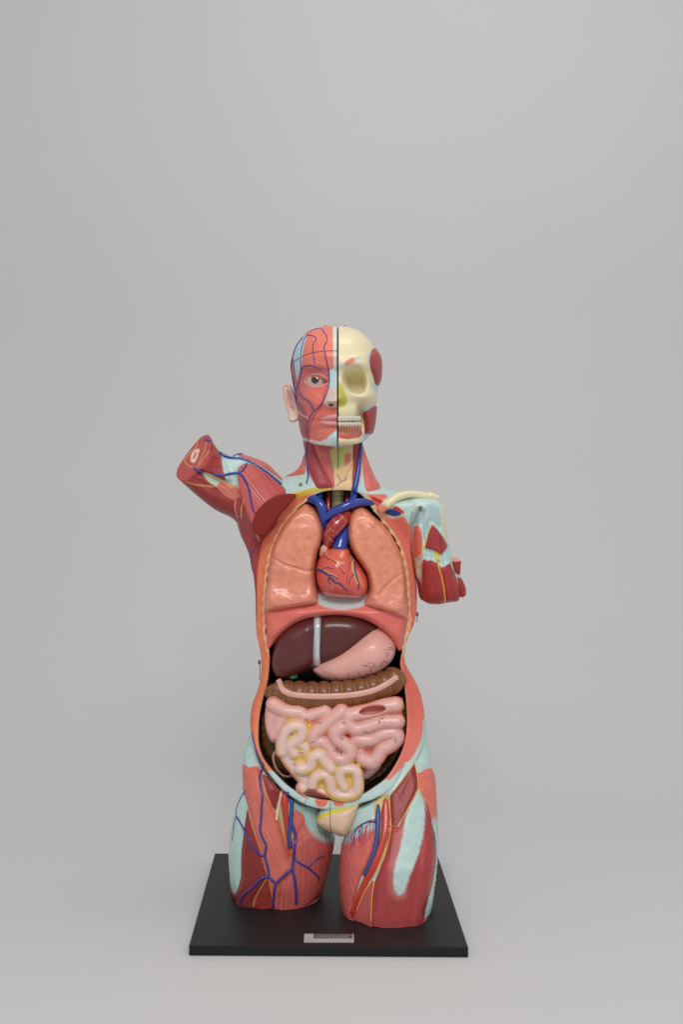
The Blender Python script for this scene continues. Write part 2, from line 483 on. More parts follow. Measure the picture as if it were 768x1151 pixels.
OPEN = [(372,551.4),(358,554.5),(345.6,563),(330,577),(316,597),(306.6,618.6),(303,632.6),(300,651.4),(298.4,677),(298.4,700),(299,714),
        (303,733),(302.5,755),(299.8,772),(296,785),(291.8,806),(290.8,832),(293.5,846),(299.4,857.5),(310,870),(324.4,884),(340,893.4),
        (354,897.5),(370,899.8),(390,898.6),(407.5,893),(420,885.6),(434,874.7),(446.6,856),(454,837),(457.3,817),(457,796),(454.5,770),
        (450,748),(451.9,733),(455.5,712),(458.2,690),(458,670),(456.7,649.5),(453.5,630),(448,613),(440.4,600),(428,584),(413,565),(404,554.5),(392,551.4)]
OUT = [(345,486),(342.5,508),(340,519),(333,529.5),(322,535),(311,539),(299,545),(288,560),(272,578),(266,583),(270,599),(275.6,612),(281.7,628),(285.8,652),
       (287.4,676),(287.6,700),(289.3,716),(292.8,732),(294,746),(293.2,760),(289.5,776),(284,790),(281,806),(281.7,823),(286,840),(293,856.5),
       (304,873),(315,886.5),(326,896),(341,905),(354,909.5),(371,911.5),(390,910),(407.5,904),(421.6,899.5),(438.7,890),(454.4,876),(467,857.5),
       (475.5,837),(478,811),(475,787),(468.5,768.5),(457.5,749),(454.8,735),(459,716),(465.5,701),(468,688),(469,672),(468.5,657),(466.5,642),
       (463,618),(465,595),(472,575),(480,566),(474,557),(458,553.5),(440,551.5),(427,545),(419.5,532),(412,514),(406.5,498),(405,486)]
g_tr = Grid((256, 490), (484, 930), (-76, 80), 1.0, 0.03)
WCUT = [(486,-40),(541,-40),(550,-24),(562,-14),(600,-9),(700,-6),(760,-8),(800,-14),(860,-36),(890,-48),(912,-52)]
def build_trunk():
    g = g_tr
    d = g.sd(OUT, [(486,14),(620,12),(700,8),(780,2),(840,-20),(880,-42),(912,-50)]); di = g.sd(OPEN, WCUT)
    v = g.v[None, :]
    w0 = ips(g.v, [(486,10),(540,15),(600,12),(700,11),(800,4),(860,-18),(912,-35)])[None, :]*np.ones_like(d)
    Hf = ip(g.v, [(486,30),(520,32),(540,34),(556,37),(585,56),(912,58)])[None, :]*np.ones_like(d)
    # broad rib bumps on the side wall
    disp = 1.2*np.sin(g.V/27*2*np.pi)*((g.V > 590) & (g.V < 720))
    f = inflate(g, d, w0, Hf, 58, 30, disp)
    f_out = f
    wcut = np.where(g.v < 590, ip(g.v, [(486,-90),(528,-40),(545,-24),(560,-16),(600,-9)]), ips(g.v, [(560,-16),(600,-9),(700,-6),(760,-8),(800,-14),(860,-36),(890,-48),(912,-52)], 16))[None, :]*np.ones_like(d)
    # upper chest outside the opening stays a rounded surface: cut fades in near the edge
    far = sstep((di-6)/20)*sstep((640-g.V)/50)
    f = smax(f, (wcut-far*9)[:, :, None]-g.W3, 3.5)
    cav = np.maximum((di+1.5-1.9*np.abs(np.sin(g.V*np.pi/11.5))**0.7*((g.V > 566) & (g.V < 735))-1.5*((g.V <= 566) | (g.V >= 735)))[:, :, None], np.where(g.W3 > w0[:, :, None]+4, f_out+7, -9))
    f = np.maximum(f, -cav)
    P, Q = g.mesh(f); Q = orient(P, Q)
    p = Painter(P, K['rim']); u, v = p.u, p.v
    dO = poly_sd(u, v, cr(OPEN, 4)); w = P[:, 1]/g.S
    lowL = sstep((v-735)/15)
    left = u < 380
    # overall: side walls
    p.mix(np.where(left, 0.0, 1.0), (222, 110, 92))
    # pale cut bone edge round the chest opening
    wav = 1.5*np.abs(np.sin(v*np.pi/11.5))**0.7-0.6+0.8*n1(v*0.30+u*0.1)
    inner = sstep((np.where(left, 2.6, 4.6)+wav-dO)/1.2)*sstep((742-v)/14)*(v > 556)
    p.mix(inner*np.where(left, 0.75, 1.0), (232, 200, 152))
    cell = sstep((np.abs(np.sin(v*np.pi/11.5))-0.55)/0.2)*sstep(1.2-np.abs(dO-2.8)/1.7)*(~left)*(v > 570)*(v < 735)
    p.mix(cell*0.65, (214, 130, 100))
    cellL = (np.sin(v*0.36) > 0.0)*sstep(1-np.abs(dO-7.0)/2.0)*left*(v > 575)*(v < 735)
    p.mix(cellL*0.4, (232, 158, 104))
    edge = sstep(1-np.abs(dO-4.2-wav)/0.8)*(v > 556)*(v < 735)*left
    p.mix(edge*0.55, (176, 120, 84))
    # belly wall: two tone strip
    p.mix(lowL*left*sstep((5.0-dO)/2)*0.6, (232, 146, 92))
    p.mix(lowL*left*sstep((dO-6.0)/2)*0.8, (206, 108, 96))
    p.mix(lowL*(~left)*sstep((2.5-dO)/1)*0.7, (232, 152, 128))
    # pubic fascia
    fas = np.where(left, sstep((v-866-(u-306)*0.1)/1.6), sstep((v-876+(438-u)*0.12)/1.6))*(v > 850)
    p.mix(fas, K['fascia'])
    p.fill([(490,806),(477,807),(475.5,820),(472.8,833),(462.5,852.6),(449,866),(437.5,877),(430,886),(440,900),(490,870)], K['fascia'], 0.9)
    p.line([(477,808),(473,833),(462.5,853),(449,866.5),(438,877)], 0.7, (170,120,104), 0.5, 0.5)
    for cx, cy, a in ((361.5,901.5,0.1),(381,901,-0.1)):
        p.fill([(cx-7,cy-3.2),(cx+7,cy-3.5),(cx+5,cy+4),(cx,cy+5.5),(cx-5,cy+4)], (226,112,92), 0.7, cond=(dO > -2)*1.0)
    p.line([(345,897),(341,907)], 0.8, (120,110,106), 0.5)
    p.line([(371.5,899),(371,912)], 1.0, (120,120,116), 0.5)
    # ---- shoulders and neck
    up = sstep((556.5-v)/2)+(dO > 22)*(v < 575); up = np.clip(up, 0, 1)
    p.mix(up, K['fascia'])
    p.fill([(264,580),(296,560),(312,586),(297,606),(292,625),(289,650),(288.5,690),(284,690)], (158,62,62), 1.0, cond=(dO > 7)*1.0)
    p.fill([(434,560),(470,550),(484,560),(480,592),(463,594),(452,582.5),(441,582),(431,573)], K['fascia'], 1.2, cond=(dO > 5)*1.0)
    p.fill([(432,584),(440,583),(452,580),(459,588),(463,605),(463,625),(468,650),(470,690),(462,694),(459.5,660),(455.5,634),(449,615),(440,598)], (220,116,98), 1.0, cond=(dO > 3.0)*1.0)
    p.fill([(343,494),(374,500),(376,548),(360,549),(346,530)], (206,112,104), 1.2)
    p.fill([(388,500),(407,494),(408,520),(402,548),(380,549),(376,528)], (214,184,146), 1.2)
    p.fill([(341.3,512),(342,524),(343,532),(332,534.6),(321,535),(333,527),(338,520)], (216,114,106), 1.4)
    p.fill([(408,499),(411.6,514.5),(418.3,531),(426,548),(418,552),(411.6,551),(409,535),(407.3,513)], (216,114,104), 1.0)
    p.fill([(342,495),(350,496),(355,507.7),(360.8,521),(369.2,536.5),(374.3,546.6),(365.9,548.6),(356.5,547.8),(350.6,536.5),(344.7,521),(342,507.7)], (168,74,82), 0.8)
    p.fill([(358.2,507),(369,506.5),(372.6,516),(375,535),(375,547),(369.5,537),(361,520)], (208,106,96), 0.8)
    p.fill([(372,506),(391,504),(389,520),(383,528),(374,527)], (196,192,116), 1.6)
    p.fill([(388,512),(394,510),(393,523),(388,526)], (214,120,96), 1.2)
    p.fill([(376,528),(388,524),(397,519),(399,536),(395,549),(378,550)], (226,192,142), 1.3)
    p.fill([(398,499),(405,499),(404,520),(399,540),(396,546),(397,520)], (150,48,46), 0.8)
    p.line([(380.3,500),(380.3,526)], 1.2, (40,34,30), 0.5)
    p.line([(396,522),(391,531),(386,540)], 1.2, (224,140,80), 0.6)
    p.line([(360,508),(365,520),(372,536),(375,545)], 0.9, (226,196,140), 0.5)
    p.line([(378.5,546),(383,542),(389,539),(389,536)], 0.9, (60,44,110), 0.4)
    p.line([(383,542),(381,536),(379,534)], 0.8, (60,44,110), 0.4)
    p.fill([(318,557),(334,552.5),(352,548.5),(370,547.8),(371,551),(358,552.6),(346,556),(333,560)], (218,190,64), 0.8)
    # small vessels cut beside the right collar bone
    p.fill([(419,558.5),(429,562.5),(427,565),(420,562)], (196,50,38), 0.5)
    p.fill([(432,575.5),(440,572),(448,574),(451.5,578),(444,580.5),(437,578.8)], (34,66,142), 0.5)
    p.fill([(442,571.5),(446,569),(455,575.5),(453,577.5),(447,574.5)], (200,58,40), 0.5)
    p.line([(432,578),(440,582.5),(450,581.5),(455,576)], 1.0, (226,200,140), 0.5)
    # screw and nerve marks
    p.fill([(336,543.5),(339,542.5),(340,546),(337,547)], (120,116,60), 0.6)
    # cavity
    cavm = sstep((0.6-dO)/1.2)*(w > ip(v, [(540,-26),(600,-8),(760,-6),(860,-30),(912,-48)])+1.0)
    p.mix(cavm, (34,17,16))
    p.fibers(1.45, 0.0); sel = (v < 552) & (u > 318) & (u < 375); p.fibers(1.15, 0.32, 1.5, sel)
    sel = (v < 552) & (u > 405) & (u < 428); p.fibers(1.2, 0.35, 1.6, sel)
    sel = (u < 296) & (v > 575) & (v < 690); p.fibers(1.3, 0.5, 1.4, sel)
    p.mottle(0.05, 9)
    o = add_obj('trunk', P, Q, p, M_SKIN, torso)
    return o, (P, Q), f, g.surf(f)
trunk, trunk_mesh, trunk_f, trunk_maps = build_trunk()
trunk_tree = bvh([trunk_mesh])

# neck vessels
SCM = [(343,490),(350,492),(355,507.7),(360.8,521),(369.2,536.5),(374.3,547),(365.9,549),(356.5,548.4),(350.6,536.5),(344.7,521),(342.6,507.7)]
STH = [(352,497),(360,503),(369,506.5),(372.6,516),(375.4,535),(376,548),(370,538),(361.5,520)]
TRP = [(337,510),(343,512),(343.4,524),(343,531),(332,534),(320,534.4),(333,526),(337.5,518)]
TRQ = [(407.5,494),(414,512),(420.5,531),(428,548),(419,551),(411.6,550),(409,535),(406.8,513)]
NRD = [(398,496),(405,494),(404.5,520),(400,540),(396.5,547),(397,520)]
trunk_all = [trunk_mesh]
for nm, pl_, cl, an, t_ in (('neck_muscle', SCM, (168,72,76), 1.15, 3.4), ('throat_muscle', STH, (208,108,98), 1.3, 1.6), ('neck_muscle', TRP, (212,112,104), 2.5, 2.0), ('neck_muscle', TRQ, (212,112,104), 1.2, 2.4), ('throat_muscle', NRD, (152,50,46), 1.5, 1.2)):
    P, Q = patch(g_tr, trunk_f, trunk_maps, pl_, t_, 0.5, 6.0, 20.0, shell=3.0); Q = orient(P, Q)
    p = Painter(P, cl); p.fibers(an, 0.55, 1.5); p.mottle(0.10, 6)
    add_obj(nm, P, Q, p, M_SKIN, trunk); trunk_all.append((P, Q))
neck_tree = bvh(trunk_all)
vessel('jugular_vein', [([(405.5,497),(404.6,510),(403.2,524),(401.4,537),(398.4,551)], 2.3, 3.4)], 3, K['blue'], trunk, neck_tree, M_VESSEL, 0.1, 14)
vessel('neck_vein', [([(345.5,492),(345,507),(345.5,525),(346.5,535),(344.5,543)], 1.2, 0.9)], 1.2, K['purple'], trunk, neck_tree, M_VESSEL)
tube3('trachea', [(379.5,545,.010),(379.5,556,.006),(379.5,574,.012)], [8.2,7.4,7.2], (196,190,138), trunk, M_BONE, 24, 30,
      paint=lambda p: p.mix(sstep((np.sin((p.v-545)*1.15)-0.35)*2)*0.6, (150,140,90)))
# catches that hold the chest plate
def catch(name, u, v0, v1, Y):
    P1, T1 = box_mesh(W(u-1.9, v0+4.6, Y-.004), W(u+1.6, v0, Y+.004)); P1 = np.sort(P1, 0) if False else P1
    o = add_obj(name, P1, T1, (120,118,112), M_METAL, trunk, smooth=False)
    c = [W(u, v0+4, Y), W(u+.6, (v0+v1)/2, Y), W(u, v1, Y)]
    P2, T2 = tri_join([tube_mesh(np.array(c), .0009, 8)]); add_obj('catch_rod', P2, T2, (170,168,160), M_METAL, o)
catch('side_catch', 291.8, 742, 764, .016)
catch('side_catch', 468.8, 688, 699, .016)
catch('side_catch', 465.3, 812, 821, -.016)
# genital stump
def build_pubis():
    g = Grid((345, 415), (885, 950), (-85, 0), 0.8, -0.06)
    poly = [(356,924),(363,931),(372,935.5),(381,939.2),(388,939.6),(392.5,936),(397,927),(401,917),(405.8,897),(398,905),(385,911),(371,915),(362,919)]
    poly2 = [(356,924),(363,931),(372,935.5),(381,939.2),(388,939.6),(392.5,936),(397,927),(401,917),(405.8,899),(398,900),(385,902),(371,905),(360,912)]
    d = g.sd(poly2, -40.0)
    f = inflate(g, d, -37, 16, 22, 12, 4*ga(g.U, g.V, 386, 925, 9, 10))
    P, Q = g.mesh(f); Q = orient(P, Q); p = Painter(P, (224,192,160))
    yel = sstep((918-(p.u-356)*0.36-p.v+4.5)/1.6)
    p.mix(yel, (224,204,70)); p.mix(sstep((918-(p.u-356)*0.36-p.v-0.5)/1.6), K['fascia'])
    p.line([(371.3,905),(371,922),(372.5,936)], 1.0, (120,98,84), 0.5)
    p.line([(405,899),(402,912),(396,928)], 0.9, (90,80,76), 0.5)
    p.mottle(0.05, 8)
    return add_obj('pubic_stump', P, Q, p, M_SKIN, trunk)
build_pubis()
# ------------------------------------------------------------------ head: flayed face on one side, skull on the other
HEAD = [(380,367.4),(389.6,368),(403,372.5),(413.2,380.5),(420.5,390),(426.0,400),(427.5,411),(427,423),(425.5,434),(424.5,444),(423.5,452),(421.5,462),
        (420.3,474),(417.5,486),(413,495),(411,510),(410,530),(409,545),(346,545),(343,530),(340,510),(340.5,494),(337.6,485.5),(335.4,472),(334,460),(331.5,444.6),
        (328.6,427.7),(327.2,411),(328.6,400.6),(332,390.5),(338.8,380.3),(347.2,372.7),(360.8,368.2),(371,367)]
g_hd = Grid((322, 434), (360, 516), (-92, 92), 0.7, 0.02)
EYE = [(343.8,428.2),(347.5,424.9),(352,423.4),(357,423.2),(362,424.7),(366,426.8),(368.5,428.6),(364,430.5),(359,431.7),(353,431.8),(348,430.5)]
ORBIT = [(387.5,427),(388.5,421),(392,416.8),(399.7,413.8),(408.2,415.2),(413.4,420),(415.8,427),(414.8,434),(410.2,439.6),(404,441),(397,439.4),(391.3,435)]
LGUM = [(380.8,480.5),(394,480),(406.5,479.2),(407.3,487),(405,491),(398,492.6),(390,493),(380.8,491.5)]
def build_head():
    g = g_hd
    d = g.sd(HEAD)
    Uf, Vf = g.uv(-60.0)
    left = Uf < 380
    Hf = ip(g.v, [(360,62),(390,66),(410,67),(424,61),(440,61),(456,62),(470,62),(490,62),(512,60)])[None, :]*np.ones_like(d)
    Hb = ip(g.v, [(360,70),(400,72),(440,64),(470,46),(512,30)])[None, :]*np.ones_like(d)
    # ---- relief, positive towards the viewer (picture pixels)
    nose = np.clip((Vf-418)/34, 0, 1)**1.2*17*sstep((458-Vf)/6)
    L = nose*np.exp(-0.5*((Uf-380)/(3.6+np.clip(Vf-420, 0, 40)*0.13))**2)
    L += 3.2*ga(Uf, Vf, 369.5, 451, 3.2, 3.2)
    L -= 4.0*ga(Uf, Vf, 371.5, 455.2, 1.8, 1.0)
    L += -5.5*ga(Uf, Vf, 355, 426, 12, 7)+3.0*ga(Uf, Vf, 354, 412, 15, 4)
    L += 3.5*ga(Uf, Vf, 350, 449, 10, 8)-1.5*ga(Uf, Vf, 362, 460, 4, 9)
    L += 4.6*ga(Uf, Vf, 380, 468.6, 13, 3.0)+4.8*ga(Uf, Vf, 380, 476.6, 11, 2.6)-2.6*ga(Uf, Vf, 376, 472.6, 12, 0.9)
    L += -2.5*ga(Uf, Vf, 380, 482, 12, 2.2)+5*ga(Uf, Vf, 380, 491.5, 14, 6)
    L += 1.6*ga(Uf, Vf, 380, 461, 4, 4)
    Rr = 6.0*ga(Uf, Vf, 398, 409.5, 15, 4.5)+2.5*ga(Uf, Vf, 384, 414, 5, 5)-2.5*ga(Uf, Vf, 421, 404, 4, 16)
    Rr += 3.0*ga(Uf, Vf, 401, 428, 17, 15)
    Rr += 11*ga(Uf, Vf, 411, 446, 9, 5.5)+3*ga(Uf, Vf, 420, 441, 6, 5)
    Rr += 9*np.clip((Vf-424)/24, 0, 1)*sstep((458-Vf)/9)*np.exp(-0.5*((Uf-380)/5.5)**2)
    Rr -= 20*ga(Uf, Vf, 407, 470, 3.6, 9)+3*ga(Uf, Vf, 396, 452, 5, 4)
    Rr += 2.5*ga(Uf, Vf, 384, 461, 14, 4)+1.5*ga(Uf, Vf, 391, 470, 12, 6)
    dg = poly_sd(Uf, Vf, cr(LGUM, 3)); Rr -= 2.2*sstep(0.5-dg/3)
    Rr += 3.5*ga(Uf, Vf, 390, 496, 18, 3.2)+3*ga(Uf, Vf, 380, 494, 9, 4)
    disp = np.where(left, L, Rr)
    f = inflate(g, d, 0.0, Hf, Hb, 46, disp)
    vj = 504.6-0.18*(g.W3+56); vj = np.minimum(vj, 504.8)
    f = smax(f, np.clip(g.V[:, :, None]-vj, -50, 50), 4.0)
    m0 = g.surf(f)
    wsurf = m0[2]
    # eye opening
    de = poly_sd(Uf, Vf, cr(EYE, 4))[:, :, None]
    ie = np.argmin(np.abs(g.u-356)); je = np.argmin(np.abs(g.v-427.5)); we = float(wsurf[ie, je])
    f = smax(f, -np.maximum(de+0.18*(g.W3-we), g.W3-(we+16)), 1.6)
    # orbit: a cone-like pit
    do = poly_sd(Uf, Vf, cr(ORBIT, 4))[:, :, None]
    ct = ((Uf-402)*0.12+(Vf-428)*-0.05)[:, :, None]
    wo = -52.0
    pit = do+0.26*(g.W3-wo)+ct*sstep((g.W3-wo)/20)
    f = smax(f, -smax(pit, g.W3+23+0*pit, 9), 3.0)
    seam = 380.0
    # sides: muscle half and skull half, parted by a narrow slit in front
    U3 = g.U[:, :, None]
    fl = smax(f, U3-np.where(g.W3 < 0, seam-0.55, seam+0.1), 0.5)
    fr = smax(f, np.where(g.W3 < 0, seam+0.45, seam)-U3, 0.5)
    return f, fl, fr, m0, we
hd_f, hd_l, hd_r, hd_maps, hd_we = build_head()

def paint_face(P):
    p = Painter(P, (210,110,102)); u, v = p.u, p.v
    front = (P[:, 1]/g_hd.S < 10)*1.0
    p.mix((P[:, 1]/g_hd.S > 6)*1.0, (206,104,96))
    p.fill([(330,366),(380,364),(381,418),(372,416),(362,412),(350,409),(341,408),(339,398),(343,384)], (228,122,104), 0.9)
    p.fill([(338,381),(345.5,375.5),(341.5,390),(339.5,403),(338.5,412),(335,423),(332,430),(330.5,418),(329.5,405),(332,391)], (176,208,216), 0.9)
    p.fill([(326,404),(329.5,402),(332,418),(335,438),(336,452),(331,446),(327,425)], (176,80,84), 0.9)
    p.fill([(374.8,362),(381,362),(381,428),(377,432),(375.5,418),(375,400)], (206,214,200), 0.8)
    p.fill([(369.5,418),(376,414),(381,418),(381,440),(375,440),(369,432)], (186,214,222), 1.4)
    # orbicularis, lids
    p.fill([(339,416),(345,411),(356,409.6),(366,414),(370,423),(369,431),(363,437),(352,438.5),(343,435.5),(338.5,427)], (204,108,102), 1.2)
    p.fill([(341.5,428.5),(346,422.8),(352,419.6),(358,419.4),(364,421.6),(368,425.6),(370,429.5),(364,433.6),(358,435.4),(352,435.4),(346,433)], (222,150,140), 0.9)
    p.line([(343.8,427.6),(347.5,424.5),(352,422.4),(357,422.2),(362,423.8),(367,427)], 0.8, (112,60,56), 0.4)
    p.fill([(345,436),(358,438.5),(367,434),(370,440),(367,449),(358,455),(348,450),(343,443)], (226,116,102), 1.2)
    p.line([(356,443),(361,446),(362,448)], 2.0, (226,150,110), 0.9, 0.6)
    # nose and lips
    p.fill([(369,437),(375,436),(381,440),(381,458),(374,459),(366,456),(364,450),(367,444)], (224,196,186), 1.3)
    p.fill([(369.5,454.2),(374.5,454),(374,456.8),(370,456.6)], (96,56,56), 0.6)
    p.fill([(361,456.5),(371,458),(381,459),(381,467),(370,466),(360,468)], (210,104,96), 1.2)
    p.fill([(359.5,472.4),(366,468),(374,466),(381,466.6),(381,477.8),(374,478),(366,476.6)], (220,152,150), 0.7)
    p.line([(359.5,472.4),(367,472.4),(374,472.6),(381,472.8)], 0.9, (160,84,88), 0.5)
    p.fill([(336,466),(346,468),(360,476),(370,480),(381,480),(381,488),(368,491),(352,494),(345,492),(341,480)], (212,116,104), 1.4)
    p.fill([(371,489),(375,485.5),(381,482.5),(381,498),(368,498),(363,495.5),(367,493)], (190,212,214), 1.0, fringe=(0.3,0.9,2.0))
    p.fill([(334.5,452),(340,455),(345,466),(346.5,480),(345,493),(341,493),(337,483),(334.6,470)], (168,78,82), 1.0)
    p.line([(334.5,462.5),(340,466.5),(346,470)], 1.7, (228,164,158), 0.6)
    p.line([(338,493.5),(350,495.6),(362,498),(381,499)], 3.2, (222,192,176), 1.0)
    p.fill([(350,498),(381,499.5),(381,512),(350,508)], (196,210,204), 1.0)
    # skull-cap joint
    p.line([(326.5,411),(328.6,408),(337,402.3),(349,397.2),(364,394.7),(381,394.2)], 0.9, (70,40,40), 0.45)
    p.mix(sstep((P[:, 0]/g_hd.S+384-378.75)/0.7)*front*(P[:, 1]/g_hd.S < -6), (24,18,18))
    p.fibers(1.45, 0.32, 1.5); s = (v > 455); p.fibers(0.5, 0.28, 1.5, s)
    s = ((u-355)**2+(v-428)**2 < 18**2); c = np.hypot(u-355, (v-428)*1.3)/1.4; p.fib[s] = c[s]
    s = (u > 364) & (v > 436) & (v < 460) | (u > 374); p.fa[s] = 0.05
    p.mottle(0.06, 7)
    return p
P, Q = g_hd.mesh(hd_l); Q = orient(P, Q)
face_half = add_obj('face_half', P, Q, paint_face(P), M_SKIN, torso)
face_tree = bvh([(P, Q)])

def paint_skull(P):
    p = Painter(P, K['bone']); u, v = p.u, p.v; w = P[:, 1]/g_hd.S
    # nasal cartilage, eyebrow origin, fascia fringes
    p.fill([(379,430),(384,432),(387.5,440),(390.5,450),(388,456),(383,458.5),(379,459)], (196,190,84), 1.6)
    p.fill([(382,447),(387,445),(390,451),(387,456),(382,456)], (184,176,48), 1.6, 0.7)
    p.line([(384.5,410.6),(393,406.4),(402.5,402.6)], 4.6, (186,212,204), 0.9)
    p.line([(389.5,408),(396.5,404.6)], 5.2, (222,128,108), 1.2)
    p.fill([(413,402),(417,393.5),(422,390.5),(424,396),(420,404),(416,412)], (190,210,206), 1.2)
    p.fill([(418,432),(424,428),(428,432),(425,441),(421,440)], (190,206,200), 1.4)
    p.fill([(405,461.5),(411,457.5),(418,455),(423,453),(422.5,459),(414,461.5),(409,465)], (186,208,210), 1.1)
    p.fill([(408,487),(418,486),(416,493),(411,496),(407,492)], (186,206,204), 1.2)
    p.line([(381,499),(395,498),(407,494)], 2.0, (214,206,176), 0.8)
    # gum of the cut-open lower jaw with roots
    p.fill(LGUM, (214,98,86), 0.7, smooth=3)
    for i, x in enumerate(np.arange(382.2, 406, 3.0)):
        p.line([(x,480),(x+0.2,484.5),(x+0.1,488-0.18*(i-2))], 1.5, (222,172,128), 0.5, 0.8, smooth=2)
        p.line([(x+1.5,481),(x+1.5,486)], 0.6, (160,60,52), 0.4, smooth=0)
    p.line([(386,491),(391,493),(396,491.5)], 0.7, (140,50,50), 0.4)
    p.fill([(400,455),(406,458),(408,470),(407,484),(404.5,476),(404.5,466)], (210,196,148), 1.4)
    # the floor and roof of the orbit are plain bone; small openings at the back
    p.mix(sstep((381.0-(P[:, 0]/g_hd.S+384))/0.5)*(w < 0), (30,24,20))
    p.mix((w > 8)*1.0, (220,206,162))
    p.mottle(0.04, 8)
    return p
P, Q = g_hd.mesh(hd_r); Q = orient(P, Q)
skull_half = add_obj('skull_half', P, Q, paint_skull(P), M_BONE, torso)

# chewing muscles on the skull side: raised patches
def head_patch(name, poly, colour, parent, th, ang, fa=0.4, per=1.5):
    P, Q = patch(g_hd, hd_f, hd_maps, poly, th, 0.5, 5.0, 8.0, shell=3.5)
    Q = orient(P, Q); p = Painter(P, colour); p.fibers(ang, fa, per); p.mottle(0.10, 6)
    return add_obj(name, P, Q, p, M_SKIN, parent)
head_patch('temporal_muscle', [(417.5,396),(420.5,391.5),(426.5,395),(433,404),(434,416),(432,430),(426,434),(422,431),(419.5,423),(416.6,414),(415.8,404)], (166,64,66), skull_half, 2.6, 1.4)
head_patch('masseter_muscle', [(408,464.5),(413,461.5),(420,457.5),(427,456),(426,474),(422,489),(413.5,488),(410.5,487.5),(409.2,476)], (156,54,54), skull_half, 3.0, 1.5)

# teeth: rounded crowns in one row
def teeth():
    V = []; T = []; n = 0
    xs = [(382.4,3.6,10.4),(385.8,3.2,9.6),(388.8,3.0,10.0),(391.6,2.8,9.2),(394.3,2.7,8.8),(397.0,2.7,8.4),(399.6,2.6,8.2),(402.1,2.5,7.8),(404.4,2.3,7.4)]
    for row in (0, 1):
        for i, (x, wd, h) in enumerate(xs):
            Y = (-64.5+((x-380)/24.0)**2*13)*g_hd.S
            ht = h*0.66 if row == 0 else 3.9
            vc = 470.2 if row == 0 else 476.6
            lat = np.linspace(-1, 1, 9); lon = np.linspace(0, 2*np.pi, 14, endpoint=False)
            pts = []
            for a in lat:
                r = max(1-abs(a)**3.2, 0.0)**0.45
                for b in lon:
                    sx = np.sign(np.cos(b))*abs(np.cos(b))**0.7; sy = np.sign(np.sin(b))*abs(np.sin(b))**0.7
                    pts.append(W(x+wd*0.7*r*sx*(1-0.12*a*(1 if row == 0 else -1)), vc-a*ht*0.62, Y+3.2*g_hd.S*r*sy))
            m = 14
            q = [[i0*m+j, i0*m+(j+1) % m, (i0+1)*m+(j+1) % m, (i0+1)*m+j] for i0 in range(8) for j in range(m)]
            V += [p[:] for p in pts]; T += [[a+n for a in f] for f in q]; n += len(pts)
    P = np.array(V); p = Painter(P, (206,200,184))
    p.mix(sstep((467.6-p.v)/1.6), (206,190,160))
    add_obj('teeth', P, np.array(T), p, M_BONE, skull_half)
teeth()

# eye
def eye():
    R = 11.5*g_hd.S
    c = np.array(W(356.2, 427.4, hd_we*g_hd.S+1.5*g_hd.S))+np.array([0, R, 0])
    th = np.linspace(0, np.pi, 61); ph = np.linspace(0, 2*np.pi, 96, endpoint=False)
    V = np.array([[c[0]+R*math.sin(t)*math.cos(f), c[1]-R*math.cos(t), c[2]+R*math.sin(t)*math.sin(f)] for t in th for f in ph]); m = 96
    Q = np.array([[i*m+j, i*m+(j+1) % m, (i+1)*m+(j+1) % m, (i+1)*m+j] for i in range(60) for j in range(m)])
    p = Painter(V, (194,180,173)); r = np.hypot(p.u-354.3, p.v-426.8)
    p.mix(sstep((10-np.abs(p.u-355))/2)*0, (0,0,0))
    p.mix(sstep((5.0-r)/0.7), (70,48,42)); p.mix(sstep((2.6-r)/0.7), (22,16,16))
    add_obj('eye', V, Q, p, mat('eye_gloss', 0.12, 0.6, 0.5, 0.02), face_half)
eye()

# ear
def ear():
    g = Grid((310, 345), (424, 482), (-30, 40), 0.6, 0.02)
    poly = [(316.9,436),(317.6,432.4),(320,430.4),(323.5,431),(327.5,434.5),(331.5,445),(335.5,460),(337,470),(333,473.6),(327.5,474.4),(324,471.5),(323.3,464),(320,453),(317.8,443)]
    d = g.sd(poly)
    disp = 4.0*np.exp(-0.5*((d+1.6)/1.0)**2)-4.5*ga(g.U, g.V, 327.5, 452, 3.0, 8)+2.2*np.exp(-0.5*((g.U-326-(g.V-445)*0.14)/1.1)**2)*((g.V > 438) & (g.V < 458))+1.5*ga(g.U, g.V, 328, 469.5, 3, 3)
    f = inflate(g, d, (g.U-334)*-0.6+2, 5.0, 6.0, 4.5, disp)
    P, Q = g.mesh(f); Q = orient(P, Q); p = Painter(P, (228,200,186))
    p.fill([(322,438),(327,440),(330,452),(331,462),(327,460),(323.5,450)], (206,150,146), 1.6)
    p.mottle(0.05, 5)
    add_obj('ear', P, Q, p, mat('skin_plastic', 0.4, 0.1, 0.4, 0.04, 70), face_half)
ear()
# facial vessels
vessel('facial_vein', [([(347,498),(345.8,490),(346,480),(348,470),(352,463.5),(359,457),(364,450),(367,443),(369.5,434),(370.2,424),(368.5,412),(366,400),(364.5,390),(368,381),(364,372.5),(361.5,369)], 0.85, 0.6),
       ([(353,462.5),(351,456),(346,450.5),(339,445.5),(336.5,440),(335.5,432),(337.5,425),(338.5,417),(342,412),(349,411),(356,413),(361,415)], 0.85, 0.6),
       ([(338.5,416),(338,404),(339.5,390),(344,378),(352,377.5),(355.5,381),(352,387),(352,397),(354,409)], 0.7, 0.5),
       ([(345,376),(352,370.5),(361,369)], 0.7, 0.5)], 0.9, (78,64,140), face_half, face_tree, M_VESSEL, 0.2)
vessel('temple_vein', [([(333,452),(332.5,444),(331,436),(329,424),(327.5,411),(329.5,400),(334,388),(341,379)], 1.3, 0.8), ([(335.5,432),(332.4,440)], 0.7, 0.7),
       ([(333,450),(335.5,456),(340,460)], 0.8, 0.5)], 1.1, (78,60,132), face_half, face_tree, M_VESSEL, 0.2)
